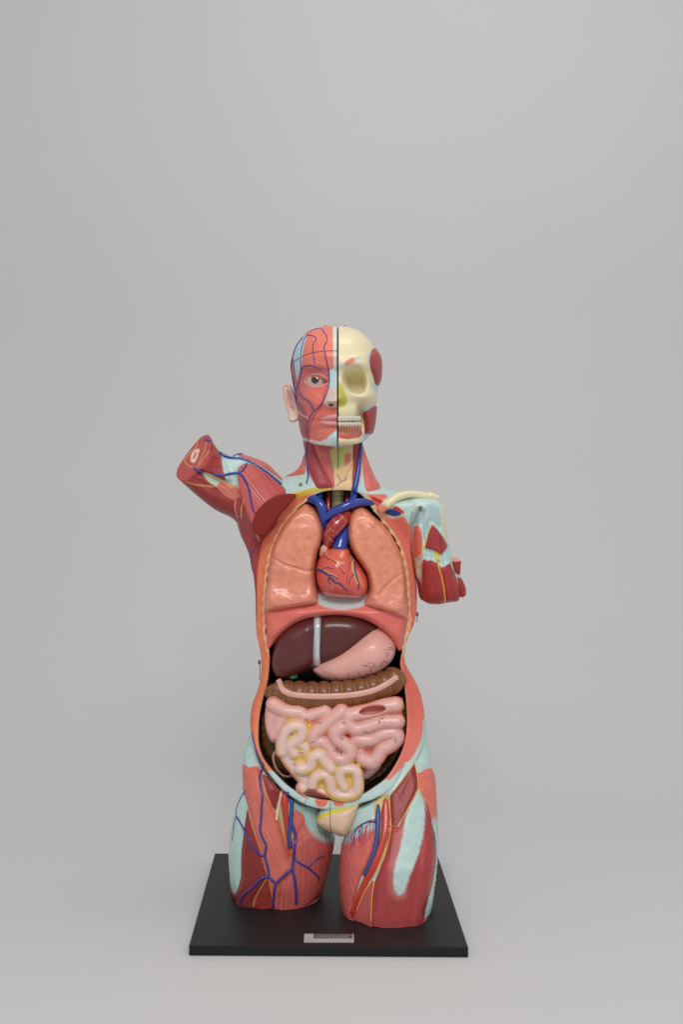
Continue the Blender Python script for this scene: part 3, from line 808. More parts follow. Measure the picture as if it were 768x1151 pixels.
vessel('facial_artery', [([(348,494),(348,484),(350.5,473),(355,465),(360,458.5),(363,450),(364.5,443),(367,433)], 0.7, 0.5)], 0.7, (200,54,44), face_half, face_tree, M_VESSEL, 0.2)
# the pins on the skull cap
for uu in (365.5, 377.5, 388.0):
    tube3('cap_pin', [(uu,368.5,.02),(uu,365.6,.02)], [0.8,0.8], (110,106,104), face_half if uu < 380 else skull_half, M_METAL, 8, 3)
# ------------------------------------------------------------------ arm stumps
def seg3(g, a, b, ra, rb):
    """tapered capsule in grid units; a,b = (u,v,w)"""
    a = np.array(a, float); b = np.array(b, float); e = b-a; L = e @ e
    x = g.U[:, :, None]-a[0]; y = g.V[:, :, None]-a[1]; z = g.W3-a[2]
    t = np.clip((x*e[0]+y*e[1]+z*e[2])/L, 0, 1)
    return np.sqrt((x-t*e[0])**2+(y-t*e[1])**2+(z-t*e[2])**2)-(ra+(rb-ra)*t)

g_la = Grid((190, 345), (484, 640), (-75, 60), 0.85, -0.01)
def build_left_arm():
    g = g_la
    ARM = [(215,480),(232,484),(240.5,499),(247,508),(253,514),(262,511),(272,510.5),(286.4,514.7),(300,521),(308,529),(316,537),(327,548),(330,560),(322,580),
           (306,600),(295,612),(284,612),(272,600),(266,588),(258,581),(242.4,573),(225.5,559.5),(210,546),(203,539.5),(190,528),(196,505)]
    d = g.sd(ARM, -10.0)
    w0 = ip(g.u, [(195,-22),(240,-14),(280,3),(330,13)])[:, None]*np.ones_like(d)
    Hf = ip(g.u, [(195,26),(240,27),(280,34),(345,34)])[:, None]*np.ones_like(d)
    U, V = g.uv(-30.0)
    bump = lambda poly, h, s: h*sstep(0.5-poly_sd(U, V, cr(poly, 4))/(2*s))
    disp = bump(PEC, 8, 4)+bump(BIC, 6, 3.5)+bump([(207,538),(225,545),(246,556),(264,566),(264,580),(244,574),(222,560)], 4, 5)
    disp -= 4*np.exp(-0.5*(seg_dist(U, V, [(226,531),(246,540),(258,543)])/2.2)**2)
    f = inflate(g, d, w0, Hf, ip(g.u, [(195,24),(245,25),(290,34),(345,34)])[:, None]*np.ones_like(d), 24, disp, 5)
    n = np.array([-0.66, -0.57, -0.50]); n /= np.linalg.norm(n)
    c0 = np.array([220.5, 516.5, -22.0])
    pl = (g.U[:, :, None]-c0[0])*n[0]+(g.V[:, :, None]-c0[1])*n[1]+(g.W3-c0[2])*n[2]
    f = smax(f, pl, 1.5)
    f = np.maximum(f, -(poly_sd(*g.uv(-10.0), cr(OPEN, 4))-5)[:, :, None])
    return f, pl, g.surf(f)
PEC = [(267.8,526.5),(279.6,520.6),(296.6,530),(313.5,543),(325,554.5),(318,566),(300,580),(288,592),(280,588),(276,574),(271.2,559.6),(267.8,544.3)]
BIC = [(229.5,521.8),(239.5,508),(247,512),(253,520),(258.5,535.9),(257.6,541.5),(249,538.4),(231,530.8),(224.5,527.5)]
la_f, la_pl, la_maps = build_left_arm()
P, Q = g_la.mesh(la_f); Q = orient(P, Q)
def paint_left_arm(P):
    p = Painter(P, (150,48,46)); u, v = p.u, p.v
    p.fill([(249,511),(262,506),(285,512),(312,532),(330,550),(300,560),(268,548),(256,545)], K['fascia'], 1.2)
    p.fill([(262,504),(272,508),(287,512),(302,519),(314,532),(318,541),(308,534),(296,526),(284,519),(270,514)], (206,106,100), 0.9)
    p.fill([(226.5,530.5),(236,533),(247,538.4),(257.6,541.8),(269,546.9),(272,556),(262,552),(250,550),(243,547),(234,541)], (200,212,196), 0.8)
    p.fill([(244,546.5),(249,541.5),(258,544),(267.8,548),(273,561),(264,562.5),(251,555.5)], (204,112,100), 1.0)
    p.fill(PEC, (196,92,90), 0.8)
    p.fill([(264,563),(271,560),(276,575),(286,592),(297,606),(294,618),(284,612),(272,600),(266,584)], (162,66,66), 1.0)
    p.line([(226,530.5),(237,535.5),(247,540),(258,545.5),(268,549)], 1.0, (214,180,90), 0.5)
    p.line([(209.5,541.5),(220,545),(231,546),(240,547.5)], 1.0, (220,160,70), 0.5)
    p.line([(264.5,563),(264,572),(267,582)], 1.2, (214,160,120), 0.5)
    p.line([(273.5,562),(271,574),(271.5,582)], 1.0, (226,180,70), 0.5)
    p.line([(287.5,600),(291,607),(293,616)], 1.4, (222,170,120), 0.5)
    # pale streaks of the chest muscle
    for i in range(14):
        a = 0.55+0.03*i; x0 = 270+i*2.2; y0 = 528+i*1.8+(i % 3)*4
        L = 18+7*((i*7) % 5)
        p.line([(x0,y0+(i % 4)*3),(x0+L*0.62,y0+(i % 4)*3+L*0.78)], 0.7, (226,168,160), 0.5, 0.55, smooth=0)
    p.fibers(0.9, 0.9, 1.4)
    s = (u < 262) & (v > 525); p.fibers(0.62, 0.7, 1.5, s)
    # the sawn end
    pl = (p.P[:, 0]/g_la.S+UC-220.5)*-0.657+(VC-(p.P[:, 2]-ZC)/g_la.S-516.5)*-0.567+(p.P[:, 1]/g_la.S+22)*-0.498
    cut = sstep((pl+1.6)/1.0)*(u < 246)
    p.mix(cut, (184,70,64)); p.fa[cut > 0.5] = 0.0
    for l in ([(222,494),(220.5,502),(214,508),(208,516)], [(232,496),(230,506),(226,514),(222,524)], [(238,505),(231,512),(224,523)], [(206.5,516.5),(210,522),(216,525),(222,525.5)]):
        p.line(l, 1.0, (216,150,92), 0.5, cond=cut)
    p.fill([(224,504.5),(222,513),(219,519.5),(214.8,519),(214.5,512),(218,506.5)], (232,206,190), 0.6, cond=cut)
    p.fill([(221.6,508.5),(220,513.5),(218,516.5),(216.4,515.5),(217,511.5),(219.5,508.5)], (216,124,118), 0.6, cond=cut)
    p.mottle(0.07, 7)
    return p
arm_l = add_obj('arm_stump', P, Q, paint_left_arm(P), M_SKIN, torso)
arm_l['label'] = 'raised arm stump with a sawn end showing red muscle and bone'
la_tree = bvh([(P, Q), trunk_mesh])
vessel('arm_vein', [([(247,509),(252,512),(259.3,515),(271,515.8),(283,520.6),(296.6,529),(306.7,536.7),(316,544.5)], 1.9, 1.7), ([(262,513),(267,510.5),(273,509.8)], 1.0, 0.7)], 1.9, (40,70,150), arm_l, la_tree, M_VESSEL, 0.15, 10)
for ln_ in ([([(240.7,532.5),(250.9,534),(261,532),(267.8,531.6),(272,529),(276,524),(277,521)], 1.5, 1.1), ([(267.8,531),(273,536),(277,543),(280,551),(282,562),(284,572),(287,577)], 1.4, 0.9)], [([(218.5,526.5),(224,529.5),(229,530.5)], 1.9, 1.2)],
       [([(231,493.5),(236,496)], 1.8, 1.6)], [([(281,626),(282,621),(286,618)], 0.9, 0.7), ([(281.5,622),(282.5,634),(285,645)], 0.8, 0.5)]):
    vessel('arm_vein', ln_, 1.3, (62,60,146), arm_l, la_tree, M_VESSEL, 0.2)
# sawn pectoral muscle, a flat dark disc facing the viewer
def pec_disc():
    g = Grid((278, 342), (545, 610), (-52, 10), 0.8, -0.045)
    poly = [(284.2,588),(288,576.5),(296,566.5),(307,559),(320,555),(333,556.4),(326,566),(315,578.5),(304.6,592),(297,600.5),(290,601.5),(285.5,597)]
    d = g.sd(poly, -32.0)
    f = smax(d[:, :, None]*1.0, np.abs(g.W3+18+(g.U[:, :, None]-305)*-0.18)-18, 2.0)
    P, Q = g.mesh(f); Q = orient(P, Q); p = Painter(P, K['cut'])
    p.mix(sstep((P[:, 1]/g.S+31+(p.u-305)*-0.18)/1.2), (186,84,80)); p.mottle(0.10, 4)
    add_obj('pectoral_cut', P, Q, p, mat('matte_cut', 0.6, 0, 0.3, 0.08, 130, 0.1, 400), torso)
pec_disc()

# ---- right shoulder
g_ra = Grid((424, 530), (540, 690), (-60, 50), 0.8, 0.0)
RS = [(440,566),(452,557),(466,554.5),(478,556.5),(488,558.5),(494.5,563),(499,570),(501,580),(501.9,592),(503,604),(505.5,614),(508.4,623),(509.5,632),(512,644),
      (516,656),(517,668),(514.5,675),(508,676.2),(500.4,677.5),(492.6,679),(482,678),(476,675),(471.5,671),(468.8,655),(466,642),(462,622),(455,600),(446,585)]
def build_right_arm():
    g = g_ra; d = g.sd(RS); U, V = g.uv(-26.0)
    w0 = ip(g.v, [(550,8),(600,2),(680,-4)])[None, :]*np.ones_like(d)
    b = lambda poly, h, s: h*sstep(0.5-poly_sd(U, V, cr(poly, 4))/(2*s))
    disp = b(TRI, 6, 2.5)+b(LOW, 5, 3.5)+b(COR, 4, 3)+4*ga(U, V, 497, 585, 5, 26)-6*np.exp(-0.5*(seg_dist(U, V, [(474,575),(465,596),(462,622)])/2.6)**2)
    disp -= 3*np.exp(-0.5*(seg_dist(U, V, [(493,632),(497,650),(501,677)])/1.6)**2)+3.0*np.exp(-0.5*(seg_dist(U, V, [(473,640),(474,660),(477,672)])/1.8)**2)
    f = inflate(g, d, w0, 30, 30, 25, disp, 5)
    f = smax(f, np.clip(g.V-677.5-(g.U-490)*-0.06, -50, 50)[:, :, None]+0.10*g.W3, 2.0)
    f = np.maximum(f, -(poly_sd(*g.uv(-10.0), cr(OPEN, 4))-9)[:, :, None])
    return f
TRI = [(486,589.5),(492.6,596),(499,604.5),(503,612),(501.5,617.5),(495.2,623),(487.4,618.4),(478.2,615.6),(479.5,608),(482.5,598)]
LOW = [(475.4,629.5),(481,629.5),(487,631),(493,635),(498.5,637.5),(504.5,633.5),(509,640),(514,652),(517.5,664),(517,675),(508,677),(500.4,679),(492,681),(482,680),(476.5,676),(474.5,660),(474.8,642)]
COR = [(466,592),(471.5,591.5),(474,600),(475.2,612),(475,626),(469,627.5),(464.3,623),(464.3,606)]
ra_f = build_right_arm()
P, Q = g_ra.mesh(ra_f); Q = orient(P, Q)
def paint_right_arm(P):
    p = Painter(P, K['fascia']); u, v = p.u, p.v
    p.fill([(446,566),(468,556),(474,572),(468,590),(463,600),(455,585)], (196,214,208), 2.0)
    p.fill([(462,575),(473,570),(470,590),(464,606),(463,624),(460,610)], (150,164,160), 1.6)
    p.fill([(440,580),(452,580.8),(459.5,588),(463,602),(463,620),(466,640),(460,640),(452,615),(444,596)], (222,118,100), 1.0)
    p.fill([(476,572),(486,566),(494,572),(496,590),(490,590),(484,586),(480,600),(476,605)], (160,182,184), 2.2)
    p.fill([(497,562),(504,566),(503,590),(505,610),(500.5,608),(497.5,590),(496.5,574)], (226,220,182), 1.2)
    p.fill(COR, (214,102,84), 0.9)
    p.fill([(463,624),(466,626),(470,645),(471,660),(468,655)], (150,56,52), 1.0)
    p.line([(464.6,625),(467.5,640),(470,652)], 1.4, (214,170,100), 0.6)
    p.fill([(468,628),(475,627),(476,650),(478,676),(472,672),(469,655)], (212,188,164), 1.2)
    p.fill([(468,650),(473,655),(478,677),(472,674)], (140,48,46), 1.0)
    p.fill(TRI, (160,52,52), 0.6)
    p.line([(485.5,590),(481.5,599),(479,609),(477.5,616)], 1.3, (226,190,80), 0.5)
    p.line([(475.5,612),(474.5,624)], 1.3, (226,190,80), 0.5)
    p.fill(LOW, (162,48,46), 0.7, fringe=(1.5,0.8,2.5))
    p.fill([(487.5,620),(494.5,622.5),(494,630),(492.5,633),(490.5,630)], (220,206,90), 0.7)
    p.line([(491.8,629),(493.5,637),(496.5,648),(499.5,664),(501.2,678)], 1.7, (224,160,70), 0.5)
    p.fibers(1.45, 0.9, 1.5, (v > 588) & ((u > 474) | (u < 470)))
    p.mottle(0.06, 7)
    return p
arm_r = add_obj('arm_stump', P, Q, paint_right_arm(P), M_SKIN, torso)
arm_r['label'] = 'hanging arm stump with blue-white shoulder sheath and cut red muscle'
# small muscle cup and the piece under it on the outer side
def cup():
    prof = [(512.2,630.5,6.9),(512.4,633,6.4),(514.6,641,3.6),(516.0,645.8,1.7),(516.2,648,1.6),(517.6,654,3.3),(519.4,662,4.6),(520.0,669.5,3.9)]
    C = np.array([W(a, b, -.012) for a, b, r in cr([(a, b, r) for a, b, r in prof], 5, False)]); R = cr(prof, 5, False)[:, 2]*0.0015
    P, T = tri_join([tube_mesh(C, R, 24, 0.9)])
    p = Painter(P, (160,52,48)); p.mix(sstep((631.6-p.v)/0.8), (222,136,122)); p.mix(sstep(1-np.abs(p.v-647.5)/3.0), (190,204,196)); p.fibers(1.4, 0.4, 1.3); p.fa[p.v < 632] = 0
    o = add_obj('muscle_cup', P, T, p, M_SKIN, arm_r)
    return o
cup()
# collar bone
tube3('collar_bone', [(427,573.5,-.032),(437,565.5,-.034),(447,558.8,-.030),(458.7,555.6,-.022),(469,556,-.014),(478,557.8,-.008),(480.5,558.2,-.006),(484,557.8,-.006),(490,559.6,-.002),(493.5,560.8,0.0)], [5.4,4.9,4.5,4.3,4.2,4.6,4.0,4.8,4.2,2.6],
      K['bone'], torso, M_BONE, 20, 6, paint=lambda p: (p.fill([(420,570),(430,566),(436,572),(430,580),(422,580)], (214,132,108), 1.5), p.mottle(0.05, 6)))
tube3('shoulder_screw', [(473.2,569.5,-.031),(473.2,572.6,-.034)], [2.0,1.6], (128,112,108), arm_r, M_METAL, 10, 3)
# ------------------------------------------------------------------ thighs
def thigh_field(g, Ltab, Rtab, wtab, bft, bbt, vtop, disp, p=2.25):
    L = ip(g.v, Ltab); R = ip(g.v, Rtab); wc = ip(g.v, wtab); bf = ip(g.v, bft); bb = ip(g.v, bbt)
    k = np.ones(9)/9
    sm = lambda a: np.convolve(np.pad(a, 4, mode='edge'), k, mode='valid')
    L, R, wc, bf, bb = map(sm, (L, R, wc, bf, bb))
    uc = (L+R)/2; a = (R-L)/2
    ww = g.W3-wc[None, :, None]+disp[:, :, None]
    b = np.where(ww < 0, bf[None, :, None], bb[None, :, None])
    t = np.abs((g.U-uc[None, :])/a[None, :])**p
    f = ((t[:, :, None]+np.abs(ww/b)**p)**(1/p)-1)*np.minimum(a, bf)[None, :, None]
    f = smax(f, (vtop-g.V)[:, :, None]+0*g.W3, 8)
    vb = VC+(ZC-BASE_Z)/g.S
    f = np.maximum(f, (g.V-vb)[:, :, None])
    f = np.maximum(f, -(poly_sd(*g.uv(-10.0), cr(OPEN, 4))-5)[:, :, None])
    return f

def muscle(g, f, maps, name, poly, colour, parent, ang, th=1.8, fa=0.5, per=1.5, extra=None, bend=0.0, about=None, jag=None, material=None, wmax=5):
    P, Q = patch(g, f, maps, poly, th, 0.4, 5.0, wmax, shell=3.0, jag=jag)
    Q = orient(P, Q); p = Painter(P, colour); p.fibers(ang, fa, per, bend=bend, about=about)
    if extra: extra(p)
    p.mottle(0.10, 8)
    o = add_obj(name, P, Q, p, material or M_SKIN, parent)
    return o, (P, Q)

# ---- left in the picture
g_lt = Grid((254, 382), (806, 1030), (-66, 78), 0.9, 0.015)
A_SART = [(272,860),(282,863.5),(290.6,864.5),(292.6,873.9),(297.4,890.8),(309.3,912.8),(317.7,934.8),(325.3,963.6),(327.5,976),(321,984),(314.3,993.5),(311,1008),(309.5,1026),(306.4,1010),(300.8,984),(294,958.5),(285.6,934.8),(278.8,907.7),(273,885.7)]
A_VAST = [(278.4,910),(283,930),(291.5,956),(297,976),(300,984),(297,990),(291,1000),(285,1010),(282,1026),(268,1026),(266,1004),(270.8,985),(271,962),(273.5,940),(276,922)]
A_REC = [(300.3,986),(304,1000),(307.5,1026),(284,1026),(288,1009),(294,997)]
A_ILI = [(294.8,871),(300.8,873),(310,883),(316.5,889.5),(312,902),(309.3,911.5),(302,898),(297.5,884)]
A_ADD = [(326,930),(331,945),(344,936),(356,934),(372,938),(380,938),(379,960),(373,985),(362,1005),(345,1020),(330,1026),(311,1026),(313,1008),(316,994),(328.5,978),(329,960)]
A_ADD2 = [(331.3,911),(337,914),(343,921),(339,930),(333,938),(328,926)]
A_TFL = [(272.5,890),(277,900),(278.2,908),(275.4,924.6),(272.6,941.6),(270.6,967),(270,988),(266.8,1002.5),(261,990),(254,960),(257,930),(264,908)]
def build_left_thigh():
    g = g_lt; U, V = g.uv(-34.0)
    b = lambda poly, h, s: h*sstep(0.5-poly_sd(U, V, cr(poly, 4))/(2*s))
    disp = b(A_SART, 4.5, 5)+b(A_VAST, 3.5, 5)+b(A_ADD, 3, 7)+b(A_REC, 1.5, 4)
    disp -= 3.5*np.exp(-0.5*(seg_dist(U, V, [(312,895),(320,925),(326,960)])/5)**2)
    Lt = [(806,291),(820,284),(842,273.8),(862,273.5),(879,274.5),(889,272.5),(899,268.6),(916,264.2),(933,261),(958,258.6),(984,258.8),(998,260.2),(1010,262),(1030,264)]
    Rt = [(806,300),(840,318),(870,342),(885,360),(900,371),(920,374),(935,374.6),(948,373),(967,368.8),(984,365.5),(997,362.5),(1010,360),(1030,358)]
    f = thigh_field(g, Lt, Rt, [(806,26),(850,10),(880,0),(920,2),(1030,10)], [(806,24),(850,30),(875,36),(920,44),(980,51),(1030,51)], [(806,56),(1030,52)], 822, disp)
    return f, g.surf(f)
lt_f, lt_maps = build_left_thigh()
P, Q = g_lt.mesh(lt_f); Q = orient(P, Q)
p = Painter(P, (206,108,96)); u, v = p.u, p.v
p.fill([(250,800),(300,800),(300,868),(292,862),(284,861.5),(268,860)], K['fascia'], 1.6)
p.fill([(250,880),(280,886),(282,915),(276,940),(272,1000),(262,1004),(250,960)], K['fascia'], 1.2)
p.fill([(250,985),(262,1004),(270,1004),(280,1040),(250,1040)], (150,52,56), 2)
p.fill([(316,884),(326,892),(340,902),(356,910),(366,930),(372,942),(352,930),(345,925),(340,915),(331,909),(324,905)], (150,184,178), 1.6)
p.fill([(344,912),(358,914),(364,930),(376,932),(378,946),(364,944),(352,938),(344,926)], (166,198,194), 2.4)
p.fill([(309,905),(316,889),(330,900),(330,925),(327,960),(322,950),(316,925)], (196,176,120), 1.2)
p.line([(295,868),(298,890),(309.5,913),(318,935),(325.5,962)], 1.0, (220,180,110), 0.5)
p.fibers(1.35, 0.35, 1.6); p.fa[(v < 862) | ((u < 276) & (v < 1000))] = 0.05; p.mottle(0.06, 8)
th_l = add_obj('thigh', P, Q, p, M_SKIN, torso)
th_l['label'] = 'thigh with long purple veins over pink strap muscle'
LM = [(P, Q)]
def lm(*a, **k):
    o, m = muscle(g_lt, lt_f, lt_maps, *a, **k); LM.append(m); return o
lm('hip_muscle', A_ILI, (146,46,46), th_l, 1.0, th=1.0)
def ex(p): p.mix(sstep((p.u-296)/30)*0.0, (0,0,0))
lm('strap_muscle', A_SART, (214,112,98), th_l, 1.17, th=2.4, fa=0.5, per=1.3)
lm('outer_muscle', A_VAST, (150,50,47), th_l, 0.70, th=2.4, fa=1.3, per=1.7, bend=3.0)
lm('front_muscle', A_REC, (156,56,52), th_l, 1.9, th=1.4, fa=1.1, per=1.7)
lm('inner_muscle', A_ADD, (196,96,88), th_l, 1.25, th=2.4, fa=0.7, per=1.7, about=(345,820,120), extra=lambda p: p.fill([(350,930),(380,930),(380,946),(366,947),(354,941)], (166,198,194), 3.0, 0.8))
lm('inner_muscle', A_ADD2, (206,104,92), th_l, 1.3, th=1.4, fa=0.4)
lm('side_tendon', A_TFL, K['fascia'], th_l, 1.5, th=1.2, fa=0.12)
lt_tree = bvh(LM+[trunk_mesh])
vessel('thigh_artery', [([(319.6,889),(320.5,905),(321.5,920),(323.5,940),(325,962)], 4.8, 1.6)], 4, (190,58,44), th_l, lt_tree, M_VESSEL, 0.08, 16, squash=0.45)
vessel('groin_tendon', [([(316.9,889),(314.5,900),(312,912),(310.6,922)], 1.9, 1.3)], 2, (222,202,184), th_l, lt_tree, M_BONE, 0.2, 10)
vessel('thigh_vein', [([(322.8,891),(324.5,897),(328,903),(327,919),(325.5,937),(326.2,953)], 2.2, 2.6)], 2.6, (38,74,150), th_l, lt_tree, M_VESSEL, 0.35, 12)
PU = (64,54,140)
vessel('skin_vein', [([(328,925),(331,935),(332.6,942),(331,957),(329,975.4),(331.6,990),(333,1004),(333,1016)], 1.8, 1.6), ([(331.5,965),(338,971),(346.5,975.4),(353,981),(358.3,986),(358.6,992)], 1.3, 0.9), ([(346.5,975.4),(352,969),(357,965),(365,962)], 1.1, 0.6),
       ([(329,975.4),(322,982),(315,988),(310,994),(308,1004),(307.6,1020)], 1.6, 1.4)], 2, PU, th_l, lt_tree, M_VESSEL, 0.15, 10)
vessel('skin_vein', [([(296.6,860),(292.3,872),(293,885),(294.9,896),(294,908),(293.5,922),(292.3,932),(295,942),(299,950),(298,963),(301,974),(302.5,984),(306,989),(310,994)], 1.3, 1.4),
       ([(302.5,986.5),(298,986),(293,988),(284,997.5),(276,1004),(271.5,1010),(270.3,1016)], 1.5, 1.3), ([(298.2,962),(290.6,960.2),(282.2,948.4),(273.7,931.4),(268.5,922),(265.2,917.9)], 1.3, 0.9),
       ([(276,888),(269,900),(265.5,910),(265.2,918),(262.5,930),(261,945)], 0.7, 0.5), ([(283,824),(287,840),(292,852),(297,861)], 0.8, 0.8)], 1.3, PU, th_l, lt_tree, M_VESSEL, 0.15, 10)
p_lines = [([(278.6,909),(286,934.8),(294.6,958.5),(301,984),(306,1007),(308.5,1020)], 0.55, 0.55), ([(300,987),(294,997),(288,1008),(284.5,1020)], 0.5, 0.5), ([(328,935),(327,950),(326.5,965)], 0.7, 0.7)]
vessel('thigh_nerve', p_lines, 0.6, (216,160,84), th_l, lt_tree, M_SKIN, 0.4, 6)

# ---- right in the picture
g_rt = Grid((376, 502), (796, 1060), (-122, 62), 0.9, -0.05)
B_ILI = [(465.9,858.5),(469,872.8),(469.6,889),(462,902),(457,911.5),(449.5,924),(444,931),(439.6,925),(438.6,895),(446,884.5),(457,871)]
B_TEN = [(470.3,886),(474.8,893),(477.4,904),(477.8,917),(475.7,938.5),(472,956),(466,972),(460,987),(455.5,1001),(451,1006),(446,1004),(442.6,996),(442.8,980),(446,966),(450.2,952),(453.6,935),(456.5,918),(462,901)]
B_REC = [(438,932),(447,930),(455,915),(463,899),(470.5,884),(476.5,893),(484,915),(489,940),(490.5,965),(486,995),(478,1022),(474,1050),(420,1050),(419,1010),(421,992),(428,974),(434,955)]
B_LAT = [(478.5,894),(484.5,912),(489.6,938),(490,960),(487,985),(481,1010),(473,1050),(462,1050),(468,1010),(472,985),(477,955),(479.5,925)]
B_MED = [(421,990),(419.6,1008),(418.6,1050),(394,1050),(397,1030),(405,1008),(414,994)]
B_ADD = [(376,938),(388,937),(400,932),(412,926),(421,921),(421.5,940),(419,958),(412,974),(405,990),(399,1012),(394,1034),(376,1030),(376,980)]
B_TFL = [(468.6,870),(473,868),(481,863.5),(493,868),(496,900),(494,922),(485,930.5),(481.6,914),(477,899),(470.6,886)]
B_BAND = [(485.5,930),(492,920),(500,930),(500,975),(493,1005),(484,1035),(472.5,1046),(478,1024),(486,996),(490.6,965),(489.3,942)]
def build_right_thigh():
    g = g_rt; U, V = g.uv(-80.0)
    b = lambda poly, h, s: h*sstep(0.5-poly_sd(U, V, cr(poly, 4))/(2*s))
    disp = b(B_REC, 4, 6)+b(B_LAT, 2.5, 4)+b(B_ADD, 3, 6)+b(B_MED, 2, 4)+b(B_ILI, 1.5, 5)-2.0*np.exp(-0.5*(seg_dist(U, V, [(432,905),(434,940),(420,978),(400,1020)])/5)**2)
    Lt = [(796,440),(850,424),(875,405),(890,395),(905,391),(920,390),(938,388.5),(957,385.4),(982,383.6),(1004,384.6),(1018,387),(1060,391)]
    Rt = [(796,478),(807,479.5),(820,483),(840,484),(863,487.6),(884,490.3),(913,491),(942,492.6),(957,492.4),(982,489.8),(1009,485),(1024,481),(1060,476)]
    f = thigh_field(g, Lt, Rt, [(796,30),(830,20),(860,2),(900,-12),(960,-32),(1060,-48)], [(796,18),(830,24),(860,36),(900,42),(960,52),(1060,56)], [(796,56),(900,60),(960,62),(1060,60)], 812, disp)
    return f, g.surf(f)
rt_f, rt_maps = build_right_thigh()
P, Q = g_rt.mesh(rt_f); Q = orient(P, Q)
p = Painter(P, K['fascia']); u, v = p.u, p.v
p.fill([(421,900),(430,895),(438,895),(440,930),(430,968),(410,1000),(397,1034),(394,1024),(410,985),(420,955)], (196,170,110), 1.2)
p.fill([(380,990),(396,1000),(396,1060),(380,1060)], (190,84,80), 2)
p.fill([(396,1020),(480,1010),(480,1060),(396,1060)], (160,58,58), 2)
p.mottle(0.06, 8)
th_r = add_obj('thigh', P, Q, p, M_SKIN, torso)
th_r['label'] = 'thigh with broad blue-white tendon and red artery'
RM = [(P, Q)]
def rm(*a, **k):
    o, m = muscle(g_rt, rt_f, rt_maps, *a, wmax=k.pop('wmax', -8), **k); RM.append(m); return o
def ten(p):
    ang = 1.83
    p.fill(B_TEN, K['fascia'], 1.8, fringe=(0.55, 0.55, 0.7)); 
    dd = poly_sd(p.u, p.v, cr(B_TEN, 4)); p.fa[dd < 0] = 0.12
    p.mix(sstep(1-np.abs(dd-1)/9)*sstep((462-p.u)/8)*0.35*(dd > 0), (214,150,150))
rm('hip_muscle', B_ILI, (148,44,44), th_r, 1.15, th=1.2, fa=0.5)
rm('front_muscle', B_REC, (168,62,62), th_r, 1.25, th=2.8, fa=0.6, per=1.7, extra=ten, about=(415,1150,-170))
rm('outer_muscle', B_LAT, (150,46,45), th_r, 1.75, th=2.6, fa=1.0, per=1.8)
rm('inner_muscle', B_MED, (184,84,80), th_r, 1.6, th=1.6, fa=0.3)
rm('inner_muscle', B_ADD, (208,102,94), th_r, 1.3, th=2.4, fa=0.6, per=1.7, extra=lambda p: (p.fill([(376,925),(388,933),(400,926),(424,915),(424,930),(408,936),(392,946),(376,950)], (178,204,202), 3.4, 0.85)))
rm('hip_strap', B_TFL, (222,116,102), th_r, 1.45, th=1.6, fa=0.25, extra=lambda p: p.fill([(480,926),(500,918),(500,940),(480,940)], K['fascia'], 4, 0.8))
rm('side_band', B_BAND, K['fascia'], th_r, 1.7, th=1.4, fa=0.10, wmax=0)
rt_tree = bvh(RM+[trunk_mesh])
vessel('thigh_artery', [([(433.8,899),(434,914),(434,929),(432.3,943),(426,963),(418.5,979),(410.5,994),(404,1010),(397.5,1027)], 5.4, 4.0), ([(436,928),(441,930),(447,930)], 1.3, 0.8), ([(430,918),(424,921),(416,922.5),(408,926),(400,931),(393,937)], 1.0, 0.5)], 4, K['artery'], th_r, rt_tree, M_VESSEL, 0.06, 18, squash=0.42)
vessel('thigh_vein', [([(425.2,904.5),(425,922),(424,942),(420.6,958),(415,972),(409.8,984)], 2.9, 2.0), ([(422,924),(416,923.6),(408.3,926),(401,932),(396,938),(393.5,943)], 1.0, 0.5), ([(401,932),(398,941),(397,950)], 0.7, 0.4), ([(408,926),(404,936),(405,945)], 0.7, 0.4)], 3, (36,72,142), th_r, rt_tree, M_VESSEL, 0.3, 12)
r3 = random.Random(8)
fine_r = []; fine_b = []
for i in range(11):
    x = 392+i*2.7; y = 940-i*1.7; q = [(x,y)]
    for k in range(4): q.append((q[-1][0]+r3.uniform(-1.4,1.6), q[-1][1]+r3.uniform(3.5,6.5)))
    (fine_r if i % 3 else fine_b).append((q, 0.5, 0.25))
for q_ in fine_r: vessel('fine_vessel', [q_], 0.4, (196,56,50), th_r, rt_tree, M_VESSEL, 0.3, 6)
for q_ in fine_b: vessel('fine_vessel', [q_], 0.4, (60,70,146), th_r, rt_tree, M_VESSEL, 0.3, 6)
vessel('thigh_nerve', [([(438.2,898),(438.8,914),(439.6,930),(436.5,948),(431.5,965),(424,979),(416.5,992),(408,1006),(401,1024)], 0.6, 0.6), ([(429.2,910),(427.6,940),(421,961),(411.5,981),(404,998),(395.5,1022)], 0.55, 0.55), ([(420.6,992),(418.2,1010),(417.2,1036)], 0.7, 0.6),
       ([(466,857),(469.4,873),(469.8,888),(463,901),(454,917),(446.5,929.5)], 0.6, 0.5), ([(465.5,858.5),(456,872),(446,885),(439,894)], 0.6, 0.5), ([(470,888),(477,898),(480.8,912)], 0.6, 0.4)], 0.6, (224,178,84), th_r, rt_tree, M_SKIN, 0.35, 6)
# ------------------------------------------------------------------ organs, each lies loose in the opened body
def organ(name, poly, g, w0, Hf, Hb, R, disp, base, material, painter, label, cat, group=None, cut=None, soft=8):
    d = g.sd(poly, float(w0))
    dd = disp(g) if callable(disp) else disp
    f = inflate(g, d, w0, Hf, Hb, R, dd, soft)
    if cut: f = cut(g, f)
    P, Q = g.mesh(f); Q = orient(P, Q); p = Painter(P, base)
    if painter: painter(p)
    o = add_obj(name, P, Q, p, material, None)
    if cat: tag(o, label, cat, group)
    return o, (P, Q)

